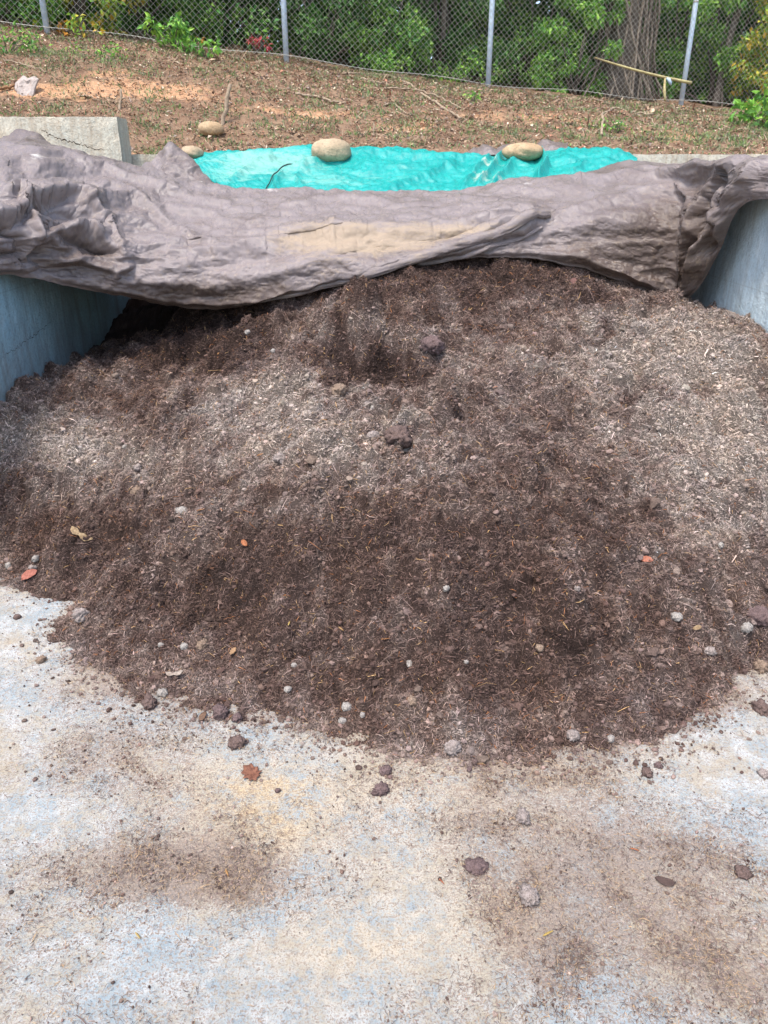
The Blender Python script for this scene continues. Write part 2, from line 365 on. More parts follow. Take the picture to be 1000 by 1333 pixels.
p, n_ = sample_heap(170000, rng); c = heap_col(p[:,0],p[:,1],p[:,2],rng,.32)*.97
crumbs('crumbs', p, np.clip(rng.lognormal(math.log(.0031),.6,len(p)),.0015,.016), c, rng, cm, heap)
p, n_ = sample_heap(3600, rng); dd = dry_shade(p[:,0],p[:,1],p[:,2]); k = rng.random(len(p)) < .25+.7*dd; p = p[k]; c = heap_col(p[:,0],p[:,1],p[:,2],rng,.2)*.98
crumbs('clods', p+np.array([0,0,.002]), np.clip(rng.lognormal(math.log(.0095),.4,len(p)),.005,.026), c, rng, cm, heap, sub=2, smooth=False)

# ================================================================== CONCRETE PAD
xs = np.r_[np.linspace(-9,-2.3,10), np.linspace(-2.2,2.2,420), np.linspace(2.3,9,10)]
ys = np.r_[np.linspace(-7,.5,10), np.linspace(.6,3.6,300), np.linspace(3.7,7.0,10)]
GX, GY = np.meshgrid(xs, ys)
px, py = proj(GX, GY, 0*GX)
ST = [(640,1150,220,90,.15),(850,1250,180,90,.25),(215,1135,125,38,1.4),(150,1000,110,60,.5),(270,1080,90,60,.35),(120,960,80,40,.35),(700,1110,120,90,.5),(860,1110,130,60,.6),(900,1220,150,100,.45),(700,1230,70,60,.55),(620,1060,50,80,.25),(560,1280,60,60,.3),(380,1180,60,40,.2),(760,1000,120,50,.35),
      (100,890,100,35,.4),(300,1150,90,40,.3),(940,900,60,35,.5),(30,1180,60,80,.25),(480,1090,60,50,.2),(980,1300,80,60,.4),(60,1060,60,25,-.4),(480,980,120,30,-.1),(540,1180,60,70,-.35),(930,1000,90,50,-.45),(60,830,60,50,-.5),(60,950,60,30,-.25),(430,1250,110,60,-.35),(580,1250,50,60,-.3)]
dirt = .14+0*px
for a,b,ra,rb,w in ST: dirt = dirt+.62*w*np.exp(-((px-a)/ra)**2-((py-b)/rb)**2)
hz = heap_z(GX, GY, False); dirt = dirt+.5*np.exp(-np.maximum(-hz,0)/.018)*(px>-100)
YE = [(330,1030,120,50,.8),(350,1080,90,60,.8),(470,1230,150,80,.7),(560,1010,120,50,.6),(700,990,90,30,.5),(780,1010,90,40,.4),(640,1200,60,80,.5),(540,1100,80,60,.4)]
yel = 0*px
for a,b,ra,rb,w in YE: yel = yel+w*np.exp(-((px-a)/ra)**2-((py-b)/rb)**2)
m = M('weathered_concrete', .9, .25)
n1 = m.noise(3.2, 8, .7, dist=.4); n2 = m.noise(14, 9, .75, dist=.3); n3 = m.noise(52, 8, .8); n4 = m.noise(190, 6, .8); n5 = m.noise(95, 7, .8)
base = m.mix(m.map(m.math('ADD', n1, m.math('MULTIPLY', m.math('SUBTRACT', n3, .5), .8)),.42,.58), srgb(176,166,148), srgb(152,166,172))
base = m.mix(m.map(m.math('ADD', n2, m.math('MULTIPLY', m.math('SUBTRACT', n5, .5), .9)),.44,.6), base, srgb(194,198,198))
base = m.mix(m.math('MULTIPLY', m.attr('yellow'), m.map(m.math('ADD', n2, m.math('SUBTRACT', n5, .5)),.38,.58,0,1)), base, srgb(200,178,142))
base = m.mix(m.map(n5,.51,.57,0,.9), base, srgb(160,146,130))
base = m.mix(m.map(n4,.51,.58,0,.7), base, srgb(146,132,120))
base = m.mix(m.math('MULTIPLY', m.map(n3,.55,.64), m.map(m.noise(330,3,.7),.42,.55,0,.9)), base, srgb(112,98,86))
dn = m.math('ADD', m.attr('dirt'), m.math('MULTIPLY', m.math('SUBTRACT', n2, .5), 1.6))
dn = m.math('ADD', dn, m.math('MULTIPLY', m.math('SUBTRACT', n3, .5), 1.9)); dn = m.math('ADD', dn, m.math('MULTIPLY', m.math('SUBTRACT', n4, .5), 1.9))
dm = m.map(dn, .22, .60)
sp_ = m.math('MULTIPLY', m.map(m.voro(150),.25,.45,1,0), m.map(m.math('FRACT', m.math('MULTIPLY', m.voro(150,'F1','Color'), 7.3)),.0,.22,1,0))
base = m.mix(m.math('MULTIPLY', sp_, .45), base, srgb(98,84,76))
dcol = m.mix(m.map(m.noise(150,5,.75),.4,.6), srgb(120,102,90), srgb(160,140,122))
base = m.mix(m.math('MULTIPLY', dm, .76), base, dcol)
m.set('Base Color', base)
m.bump(n3, .009, .9); m.bump(n4, .003, .9); m.bump(m.noise(12,4), .006, .5)
pad = grid('concrete_pad', np.stack([GX,GY,0*GX+.002*fbm(GX*2,GY*2,3,3)],-1), m.m, attrs={'dirt':dirt,'yellow':yel}); tag(pad, kind='structure')
mg = mat_simple('packed_earth', srgb(120,96,74), srgb(150,128,100), 3, .95, .02, 8)
gd = grid('ground', np.stack(np.meshgrid(np.linspace(-300,300,20), np.linspace(-300,300,20))+[np.full((20,20),-.12)],-1), mg); tag(gd, kind='structure')

# scattered crumbs and fibres on the concrete
def sample_pad(n, r):
    q = gnd(r.uniform(-40,1040,n*2), r.uniform(730,1400,n*2)); x, y = q[:,0], q[:,1]
    px, py = proj(x,y,0*x); d = .12+0*px
    for a,b,ra,rb,w in ST: d = d+w*np.exp(-((px-a)/ra)**2-((py-b)/rb)**2)
    h = heap_z(x,y,False); d = d+2.2*np.exp(-np.maximum(-h,0)/.018)+.5*np.exp(-np.maximum(-h,0)/.05)
    d = d*(.35+1.4*sstep(-.15,.35,fbm(x*7,y*7,51,4)))
    k = (h < .01)&(r.random(len(x)) < d*.6); return q[k]
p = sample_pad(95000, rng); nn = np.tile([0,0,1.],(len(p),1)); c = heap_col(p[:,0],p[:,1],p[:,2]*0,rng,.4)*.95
c2 = np.where(rng.random((len(p),1))<.25, srgb(178,150,116)*rng.uniform(.6,1,(len(p),1)), c)
sc = fibres('compost_crumbs', p+[0,0,.004], nn, c2, rng.lognormal(math.log(.009),.45,len(p)), rng.lognormal(math.log(.0011),.3,len(p)), rng, fm, None, lift=.06)
tag(sc, 'fine brown compost shreds strewn thinly over the pale concrete', 'debris', kind='stuff')
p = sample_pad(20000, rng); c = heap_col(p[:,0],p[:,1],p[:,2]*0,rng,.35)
sc = crumbs('compost_grains', p+[0,0,.003], np.clip(rng.lognormal(math.log(.0015),.6,len(p)),.0007,.007), c, rng, cm, None)
tag(sc, 'tiny dark compost grains scattered on the pale concrete in front of the heap', 'debris', kind='stuff')

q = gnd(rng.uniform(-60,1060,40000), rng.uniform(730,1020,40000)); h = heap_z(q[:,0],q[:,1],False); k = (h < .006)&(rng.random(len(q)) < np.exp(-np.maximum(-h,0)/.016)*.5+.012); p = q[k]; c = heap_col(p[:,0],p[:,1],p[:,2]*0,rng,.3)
tag(crumbs('toe_crumbs', p+[0,0,.003], np.clip(rng.lognormal(math.log(.0042),.5,len(p)),.0015,.012), c, rng, cm, None), 'loose dark crumbs rolled out along the front edge of the heap', 'debris', kind='stuff')

# ================================================================== BAY WALLS
def wallmat(name, c1, c2, c3, damp):
    m = M(name, .75, .35)
    b = m.mix(m.map(m.noise(2.2,7,.6,dist=.4),.36,.64), c1, c2); b = m.mix(m.map(m.noise(9,7,.7),.5,.7,0,.6), b, c3)
    b = m.mix(m.map(m.noise(60,5,.7),.5,.66,0,.5), b, damp); st = m.noise(5,5,.6,vec=m.scale(3,3,.35)); b = m.mix(m.map(st,.44,.66,0,.6), b, damp)
    pit = m.math('MULTIPLY', m.map(m.voro(28),.05,.16,1,0), m.map(m.math('FRACT', m.math('MULTIPLY', m.voro(28,'F1','Color'), 9.1)),.0,.35,1,0)); b = m.mix(m.math('MULTIPLY',pit,.6), b, damp)
    sep = m.n.new('ShaderNodeSeparateXYZ'); m.lk(m.coord(), sep.inputs[0]); band = m.map(m.math('ABSOLUTE', m.math('SUBTRACT', sep.outputs[2], 1.06)), .0, .006, 1, 0); b = m.mix(m.math('MULTIPLY',band,.35), b, damp)
    b = m.mix(m.math('MULTIPLY', m.map(m.math('ADD', sep.outputs[2], m.math('MULTIPLY', m.noise(6,6,.7), .5)), .85, 1.15, 1, 0), .45), b, srgb(112,98,88))
    m.set('Base Color', b); m.bump(m.noise(14,6,.6), .02, .9); m.bump(m.noise(90,6,.7), .007, 1); m.bump(pit, -.004, 1); return m.m
w_teal = wallmat('blue_grey_render', srgb(158,192,200), srgb(138,172,184), srgb(168,192,198), srgb(112,122,122))
w_pale = wallmat('pale_blue_grey_render', srgb(200,216,220), srgb(184,204,212), srgb(214,222,222), srgb(156,164,162))
w_conc = wallmat('old_grey_concrete', srgb(208,198,178), srgb(186,184,170), srgb(214,202,180), srgb(146,126,104))
def wall(name, x0,x1,y0,y1,z0,z1, mat, res=.05, cracks=None, amp=.004):
    # six gridded faces with slightly uneven, worn edges
    parts = []
    def face(o, u, v):
        o, u, v = map(np.array, (o,u,v)); nu = max(2,int(np.linalg.norm(u)/res)); nv = max(2,int(np.linalg.norm(v)/res))
        a, b = np.meshgrid(np.linspace(0,1,nu), np.linspace(0,1,nv)); parts.append(((o+a[...,None]*u+b[...,None]*v).reshape(-1,3), gridf(nv,nu)))
    dx,dy,dz = x1-x0,y1-y0,z1-z0
    face((x0,y0,z0),(dx,0,0),(0,0,dz)); face((x1,y1,z0),(-dx,0,0),(0,0,dz)); face((x0,y1,z0),(0,-dy,0),(0,0,dz)); face((x1,y0,z0),(0,dy,0),(0,0,dz)); face((x0,y0,z1),(dx,0,0),(0,dy,0)); face((x0,y1,z0),(dx,0,0),(0,-dy,0))
    V, fs = merge(parts); c = np.array([(x0+x1)/2,(y0+y1)/2,(z0+z1)/2]); h = np.array([dx,dy,dz])/2; q = (V-c)
    near = (h-np.abs(q) < .012).sum(1) >= 2
    s = V.sum(1); nz = fbm(V[:,0]*3+V[:,2]*2.2, V[:,1]*3+V[:,2]*1.7, 5, 3)*amp
    V = V-np.sign(q)*(near[:,None])*np.abs(fbm(V[:,0]*9+V[:,2]*5, V[:,1]*9, 8, 3))[:,None]*.012*((h-np.abs(q))<.012)
    face_ax = np.argmin(h-np.abs(q),1); V[np.arange(len(V)), face_ax] += nz
    if cracks is not None:
        V = cracks(V)
    return mesh(name, V, fs, mat)
def crackline(pts, ax, depth, w):
    # pts: polyline in the two remaining axes; presses a jagged groove into the face
    pts = np.array(pts)
    def fn(V):
        o = [i for i in range(3) if i != ax]; q = V[:, o]; d = np.full(len(V), 9.)
        for a, b in zip(pts[:-1], pts[1:]):
            t = np.clip(((q-a)@(b-a))/((b-a)@(b-a)),0,1); d = np.minimum(d, np.linalg.norm(q-(a+t[:,None]*(b-a)),axis=1))
        return V, d
    return fn
wl = wall('bay_wall', WL-.2, WL, 2.7, 6.5, -.1, 1.45, w_teal, .05); tag(wl, 'blue grey concrete side wall left of the compost, cracked and shaded by the tarp', 'wall')
wr = wall('bay_wall', WR, WR+.2, 2.7, 6.5, -.1, 1.487, w_pale, .05); tag(wr, 'pale blue concrete side wall right of the compost, tarp corner on its top', 'wall')
wb = wall('retaining_wall', -7, 7, 6.52, 6.72, -.1, 1.74, w_conc, .08); tag(wb, 'low grey concrete back wall running behind the tarps at the foot of the bank', 'wall')
bl = at(153,152,6.28); bb = at(153,215,6.28)
wk = wall('concrete_block_wall', -4.2, bl[0], 6.26, 6.51, 1.3, bl[2], w_conc, .04); tag(wk, 'raised pale concrete wall end with a jagged crack, at the far left', 'wall')
# cracks are thin dark strips laid on the face, shadow and dirt painted as colour
mc = M('crack_shadow_dirt', 1, 0); mc.set('Base Color', srgb(60,52,44))
def crack(pts, normal, width, parent, seed, steps=60):
    r = np.random.default_rng(seed); pts = np.array(pts); t = np.linspace(0,1,len(pts)); tt = np.linspace(0,1,steps)
    c = np.stack([np.interp(tt,t,pts[:,i]) for i in range(3)],-1); n = np.array(normal,float)
    d = np.gradient(c,axis=0); d /= np.linalg.norm(d,axis=1,keepdims=True); s = np.cross(d,n)
    c = c+s*r.normal(0,.006,(steps,1)); w = .75*width*(.25+r.random((steps,1)))*np.sin(np.pi*np.clip(tt*1.05,0.02,.98))[:,None]**.4
    V = np.stack([c-s*w, c+s*w],1).reshape(-1,3)+n*.004; i = np.arange(steps-1)*2; f = np.stack([i,i+1,i+3,i+2],-1)
    return mesh('crack', V, f, mc.m, parent)
def onY(px,py,Y): return at(px,py,Y)
def onX(px,py,X):
    a,dy,dz = ray(px,py); t = X/a; return np.array([X, dy*t, CZ+dz*t])
crack([onY(52,168,6.254),onY(70,178,6.254),onY(95,185,6.254),onY(120,193,6.254),onY(147,196,6.254)], (0,-1,0), .006, wk, 3)
crack([onX(2,466,WL),onX(30,446,WL),onX(45,436,WL),onX(70,415,WL)], (1,0,0), .0025, wl, 4)
crack([onX(45,436,WL),onX(52,400,WL),onX(48,375,WL)], (1,0,0), .0014, wl, 5)

# ================================================================== TARPS
def tarpmat(name, c1, c2, dirtc, rough, stainc=None):
    m = M(name, rough, .5)
    b = m.mix(m.map(m.math('ADD',m.attr('browner'),m.noise(4,7,.7)),.4,.75), c1, c2)
    dn = m.math('ADD', m.attr('dirt'), m.math('MULTIPLY', m.math('SUBTRACT', m.noise(1,10,.8,dist=.6,vec=m.scale(7,14,26)), .5), 1.8)); dm = m.map(dn,.40,.78,0,.75)
    b = m.mix(dm, b, dirtc)
    b = m.mix(m.map(m.noise(38,6,.75),.52,.72,0,.4), b, dirtc)
    sm = m.math('ADD', m.attr('stain'), m.math('MULTIPLY', m.math('SUBTRACT', m.noise(14,8,.7,dist=.4), .5), 1.4)); b = m.mix(m.map(sm,.5,.75,0,.9), b, stainc if stainc is not None else srgb(214,208,200))
    m.set('Base Color', b); m.set('Roughness', m.math('ADD', m.math('MULTIPLY', dm, .35), m.map(m.noise(30,4),.3,.7,rough-.1,rough+.12)))
    w = m.n.new('ShaderNodeTexWave'); m.lk(m.scale(260,260,260), w.inputs[0]); w.inputs['Scale'].default_value = 1; w.inputs['Distortion'].default_value = 1.5
    m.bump(w.outputs[1], .0006, .5); m.bump(m.voro(34,'DISTANCE_TO_EDGE',vec=m.vwarp(.05)), .003, .25); m.bump(m.voro(80,'DISTANCE_TO_EDGE',vec=m.vwarp(.04)), .0015, .3)
    return m.m
m_brown = tarpmat('brown_tarpaulin', srgb(124,114,112), srgb(86,73,66), srgb(156,138,114), .36)
m_green = tarpmat('green_tarpaulin', srgb(14,144,138), srgb(42,164,156), srgb(126,172,158), .34, srgb(180,190,174))
def linedist(px, py, pts):
    """signed side + distance and along-parameter to a polyline in photo space"""
    d = np.full(px.shape, 1e9); sd = np.zeros(px.shape); tt = np.zeros(px.shape); n = len(pts)-1
    for i,(a,b) in enumerate(zip(pts[:-1],pts[1:])):
        ax,ay = a; bx,by = b; L2 = (bx-ax)**2+(by-ay)**2
        t = np.clip(((px-ax)*(bx-ax)+(py-ay)*(by-ay))/L2,0,1); qx = px-ax-t*(bx-ax); qy = py-ay-t*(by-ay); q = np.hypot(qx,qy)
        s = np.sign((bx-ax)*qy-(by-ay)*qx); m_ = q < d; d = np.where(m_,q,d); sd = np.where(m_,s,sd); tt = np.where(m_,(i+t)/n,tt)
    return d, sd, tt
# px: crest_y, crest_Y, bottom_y, bottom_Y
TC = np.array([(-260,192,3.9,400,2.9),(-150,188,4.2,376,3.3),(-60,188,4.5,362,3.55),(0,190,4.6,356,3.72),(50,192,4.7,362,3.9),(100,202,4.85,374,4.05),(180,222,5.0,388,4.2),(220,234,5.0,397,4.25),(265,243,5.0,402,4.28),(310,248,5.0,399,4.28),(380,252,5.0,384,4.28),(450,253,5.0,363,4.28),(520,252,5.0,348,4.3),(580,250,5.0,338,4.32),(630,246,5.0,334,4.32),(700,236,5.0,336,4.32),(760,227,5.0,349,4.32),(820,219,4.95,370,4.35),(860,217,4.8,385,4.38),(885,216,4.65,392,4.38),(905,215,4.5,382,4.3),(925,214,4.4,350,4.2),(945,213,4.25,312,4.1),(958,212,4.15,276,4.0),(975,210,4.05,262,3.9),(1000,207,3.95,258,3.75),(1060,204,3.8,262,3.5),(1130,202,3.7,275,3.4)])
nc = 1600; NR = 340
pxs = np.linspace(-240,1120,nc)
cy,cY,by,bY = [np.interp(pxs, TC[:,0], TC[:,i]) for i in range(1,5)]
k = np.hanning(31); k /= k.sum()
sm = lambda a: np.convolve(np.pad(a,15,'edge'),k,'valid')
cy,cY,by,bY = map(sm,(cy,cY,by,bY))
by = by+1.5*fbm(pxs/30,pxs*0,3,3)*2.0; cy = cy+3*fbm(pxs/45,pxs*0+3,4,4)
T = np.linspace(0,1,NR)[:,None]                       # 0 bottom, 1 crest
PX = np.broadcast_to(pxs,(NR,nc)).copy(); PY = by+(cy-by)*T
wr_ = np.exp(-((pxs-860)/120.)**2)
fL = np.clip((T-.30)/.70,0,1); fL = fL*fL*(1.6-.6*fL)+.0; fR = np.clip((T-.50)/.50,0,1)**1.5*.9+.1*T
fL = .75*fL+.25*T-.07*np.sin(np.pi*np.clip(T/.5,0,1))*np.exp(-((pxs-300)/260.)**2)
YY = bY+(cY-bY)*(fL*(1-wr_)+fR*wr_)
sag = .03*np.sin(np.pi*np.clip(T*1.05,0,1))**1.1*np.exp(-((pxs-250)/300.)**2)+.035*np.sin(np.pi*np.clip(T,0,1))*np.exp(-((pxs-850)/90.)**2)
YY = YY-sag
P = at(PX, PY, YY)
# back rows (over the crest, lying on the fill) and tucked hem under the edge
back = []
for j,(dy_,dz_) in enumerate([(.03,-.004),(.08,-.016),(.16,-.03),(.3,-.05),(.5,-.06)]):
    back.append(P[-1]+np.array([0,dy_,dz_]))
front = []
for dy_,dz_ in [(.10,-.012),(.06,-.010),(.03,-.008),(.012,-.006),(.003,-.003)]:
    front.append(P[0]+np.array([0,dy_,dz_]))
FOLDS = [ # polyline, amp(m), width px on upper side, width px on lower side
 ([(300,392),(380,372),(470,350),(560,327),(640,306),(690,294),(714,284)],.055,16,5),
 ([(330,398),(420,374),(520,346),(600,329),(680,305),(712,292)],.035,9,4),
 ([(200,330),(300,335),(400,312),(520,306),(640,290),(705,283)],.03,14,8),
 ([(560,318),(640,296),(712,280)],-.025,5,5),
 ([(-60,230),(30,215),(110,232),(200,262),(300,290),(420,300),(560,290)],.022,18,14),
 ([(0,205),(80,208),(160,235),(240,262),(330,280)],.025,14,8),
 ([(225,298),(255,318),(296,334)],.02,8,4),([(160,252),(200,275),(230,300)],.014,6,6),
 ([(-30,300),(20,285),(60,262),(100,262),(140,290)],.06,14,6),([(20,345),(35,320),(80,300),(120,300),(150,325)],.06,12,7),
 ([(35,335),(55,310),(95,290),(130,298)],-.06,9,9),([(-10,300),(15,315),(30,345)],-.05,9,9),([(60,345),(100,338),(150,352),(175,345)],.04,9,5),([(80,312),(110,318),(148,332)],-.04,7,7),([(0,270),(20,262),(45,290),(42,318)],.045,8,6),
 ([(140,290),(150,300),(158,320),(150,340)],.03,9,6),([(165,360),(260,372),(350,360),(440,335)],.03,22,10),([(240,352),(340,345),(420,325)],-.02,12,10),([(180,322),(280,318),(370,342)],.018,14,8),
 ([(120,372),(220,392),(300,392),(370,376)],.02,8,5),
 ([(700,238),(760,226),(830,222),(895,222)],-.03,4,4),([(690,246),(760,236),(830,229),(900,226),(960,214)],.03,5,9),
 ([(720,285),(760,272),(850,250),(930,225),(985,212)],.02,14,10),
 ([(988,212),(960,232),(940,262),(926,300),(905,345),(884,390)],.045,10,7),([(994,216),(968,240),(955,262),(945,290),(935,315)],.04,6,6),([(985,213),(950,236),(930,262),(915,300),(893,350)],-.035,6,6),([(975,214),(935,240),(908,280),(890,330),(872,380)],.05,8,9),
 ([(905,290),(915,320),(905,350)],.03,7,5),([(925,255),(934,290),(928,330)],-.05,5,5),([(880,240),(900,260),(895,300)],.025,8,6),([(942,268),(952,290),(944,318)],.04,5,4),
 ([(700,332),(760,338),(820,358),(870,384)],.03,10,5),([(730,300),(790,285),(850,280)],.012,10,10),([(640,250),(720,244),(790,258)],.012,8,8),
 ([(300,262),(380,268),(460,262),(560,268),(650,262)],.014,8,8),([(430,300),(440,330)],.01,5,5),([(600,252),(602,285)],.008,4,4),([(750,232),(762,250)],.01,4,4)]
D = 0*PX
wob = 5*fbm(PX/40,PY/40,61,2); wob2 = 5*fbm(PX/40+7,PY/40,62,2)
for pts,amp,w1,w2 in FOLDS:
    d,s,t = linedist(PX+wob,PY+wob2,pts)
    w = np.where(s<0,w1,w2); prof = np.exp(-(d/w)**1.4)*np.clip(np.minimum(t,1-t)*6+.15,0,1)
    D += 1.2*amp*prof
# crumple in metres along the cloth
U = P[...,0]; W_ = PY/963*4.3
mask = .55+.45*sstep(-.3,.3,fbm(U*1.5,W_*2,71,2)); leftc = np.exp(-((PX-70)/110.)**2-((PY-310)/70.)**2); rightc = np.exp(-((PX-925)/55.)**2)
rd = lambda f1_,f2_,sd: (1-np.abs(perlin(U*f1_+.4*W_*f2_*.2, W_*f2_, sd))*2)
D += .020*rd(.8,4,401)*mask+.011*rd(1.7,9,402)*mask+.003*rd(4,16,403)*(1-.8*np.exp(-((PX-850)/130.)**2))
D += .16*leftc*facet(U*5+W_*2,W_*8,131)+.02*rightc*facet(U*14+W_*5,W_*3,133)
edge = sstep(0,.06,T)*.85+.15; D = D*edge
N = normals(P); N = np.where((N[...,1:2]>0),-N,N)
P = P+N*D[...,None]
for lr, lc, e0, it_, lim_, kb_, sd_ in ((26,150,.012,300,.05,.05,5),(52,320,.006,220,.02,.05,6),(90,620,.006,100,.007,.08,7)):
    Bc = resamp(P, lr, lc); Nc = normals(Bc); Nc = np.where(Nc[...,1:2]>0,-Nc,Nc); aux = resamp(np.stack([leftc,rightc,mask],-1), lr, lc)
    ex = e0*(.35+.8*aux[...,2]**2+3.0*aux[...,0]+.8*aux[...,1])
    dB = buckle(Bc, Nc, ex*.6, ex*1.5, it_, sd_, lim_, kb_, .006)
    P = P+resamp(dB, NR, nc)*(.35+.65*sstep(0,.05,T))[...,None]
N = normals(P); N = np.where((N[...,1:2]>0),-N,N)
P = P+N*(sheetcreases(U, W_, 500, ((5,.009),(11,.006),(23,.0036),(44,.0024)))*edge+edge*((.0035*rd(2.2,17,411)*np.clip(mask,.3,1)+.0016*rd(7,36,412))*(1-.75*np.exp(-((PX-850)/130.)**2))+.004*(1-2*np.abs(perlin(U*6+W_*7,W_*9-U*5,414)))*mask+.0022*(1-2*np.abs(perlin(U*14-W_*12,W_*15+U*9,415)))))[...,None]
P[...,0] = np.where(P[...,2]<1.45, np.maximum(P[...,0], WL+.012+.01*np.abs(fbm(U*9,W_*9,5,2))), P[...,0])
inw = (P[...,0]<WL); P[...,2] = np.where(inw,np.maximum(P[...,2],1.462-1.2*np.maximum(0,WL-.2-P[...,0])),P[...,2])
P[...,0] = np.where((P[...,2]<1.487)&(PX<962), np.minimum(P[...,0], WR-.012-.07*(.6+fbm(P[...,1]*7,W_*7,6,3))), P[...,0])
inw = (P[...,0]>WR-.01)&(PX>955); P[...,2] = np.where(inw,np.maximum(P[...,2],1.497+.01*np.abs(fbm(P[...,0]*20,P[...,1]*20,8,2))),P[...,2])
# over the fill: stay above the heap
hz = heap_z(P[...,0],P[...,1]); P[...,2] = np.where((np.abs(P[...,0])<1.9)&(hz+.006>P[...,2]), hz+.006, P[...,2])
for i,q in enumerate(back): back[i] = q+(P[-1]-at(PX[-1],PY[-1],YY[-1]))
for i,q in enumerate(front): front[i] = q+(P[0]-at(PX[0],PY[0],YY[0]))
A = np.concatenate([np.array(front),P,np.array(back)],0)
A[:5,:,0] = np.clip(A[:5,:,0],WL+.015,np.where(pxs<962,WR-.015,3)); rr = pxs>962; A[:5,rr,2] = np.maximum(A[:5,rr,2],1.493)
A[:5][..., 2] = np.where((A[:5][...,2]<heap_z(A[:5][...,0],A[:5][...,1])+.004)&(np.abs(A[:5][...,0])<1.9), heap_z(A[:5][...,0],A[:5][...,1])+.004, A[:5][...,2])
ext = lambda a: np.concatenate([np.repeat(a[:1],5,0),a,np.repeat(a[-1:],5,0)],0)
def blob(px,py,L_):
    s = 0*px
    for a,b,ra,rb,w in L_: s = s+w*np.exp(-((px-a)/ra)**2-((py-b)/rb)**2)
    return s
dt = ext(blob(PX,PY,[(480,320,110,14,.75),(600,306,80,10,.6),(420,325,90,16,.4),(280,300,120,12,.25),(700,262,60,8,.2),(300,372,120,16,.25),(420,350,80,14,.3)])+.06)
stn = ext(blob(PX,PY,[(45,218,22,6,.6),(250,293,30,5,.35),(265,243,25,4,.5),(350,252,30,4,.4),(640,245,40,5,.45),(690,250,30,8,.45),(405,255,40,3,.35),(930,290,14,10,.3),(80,222,20,4,.3),(480,300,60,10,.25)]))
tb = grid('brown_tarp', A, m_brown, attrs={'dirt':dt,'stain':stn,'browner':ext(blob(PX,PY,[(850,330,120,60,.5),(300,388,220,20,.55),(80,330,90,30,.2),(560,330,120,12,.2),(920,280,40,60,.2)])-.1)})  # darker brown towards the bottom edge and the right end
so = tb.modifiers.new('thickness','SOLIDIFY'); so.thickness = .0015
tag(tb, 'crumpled brown grey tarpaulin draped across the top of the compost heap', 'tarp')
def flap(name, cols, mat, nr=70, ncol=130, seed=0, amp=.02, back=.12, parent=None, dirt=.05, dark=0):
    cols = np.array(cols,float); px = np.linspace(cols[0,0],cols[-1,0],ncol); c = [np.interp(px,cols[:,0],cols[:,i]) for i in range(1,5)]
    kk = np.hanning(9); kk /= kk.sum(); c = [np.convolve(np.pad(a,4,'edge'),kk,'valid') for a in c]
    t = np.linspace(0,1,nr)[:,None]; X = np.broadcast_to(px,(nr,ncol)); Y_ = c[2]+(c[0]-c[2])*t; YYY = c[3]+(c[1]-c[3])*t**1.5
    Q = at(X,Y_,YYY); n = normals(Q); n = np.where(n[...,1:2]>0,-n,n)
    d = amp/.02*sheetcreases(Q[...,0],Q[...,2],seed,((5,.05),(9,.03),(18,.014),(40,.005)))
    Q = Q+n*d[...,None]; bk = np.stack([Q[-1]+np.array([0,back*s,-back*1.3*s*s]) for s in (.15,.4,.7,1)],0)
    Q = np.concatenate([Q,bk],0)
    o = grid(name,Q,mat,parent=parent,attrs={'dirt':np.full(Q.shape[:2],dirt),'stain':np.full(Q.shape[:2],0.)}); s_ = o.modifiers.new('thickness','SOLIDIFY'); s_.thickness = .0015; return o
flap('folded_flap', [(180,222,5.1,236,5.0),(188,208,5.2,242,5.0),(205,196,5.25,246,5.0),(222,187,5.25,250,5.0),(236,194,5.25,252,5.0),(252,208,5.2,254,5.0),(268,226,5.15,256,5.0),(284,244,5.08,258,5.0)], m_brown, parent=tb, seed=300)
flap('folded_flap', [(-60,190,5.2,215,4.75),(0,183,5.2,215,4.8),(14,172,5.2,215,4.8),(32,169,5.2,215,4.8),(52,173,5.2,215,4.85),(64,186,5.15,218,4.9),(80,200,5.1,222,4.95),(92,207,5.05,225,5.0)], m_brown, parent=tb, seed=320)
flap('folded_edge', [(610,262,4.98,268,4.9),(650,246,5.05,262,4.9),(730,230,5.2,250,4.95),(800,213,5.3,240,5.0),(850,211,5.3,236,4.95),(893,214,5.1,230,4.9)], m_brown, parent=tb, seed=340, amp=.012)

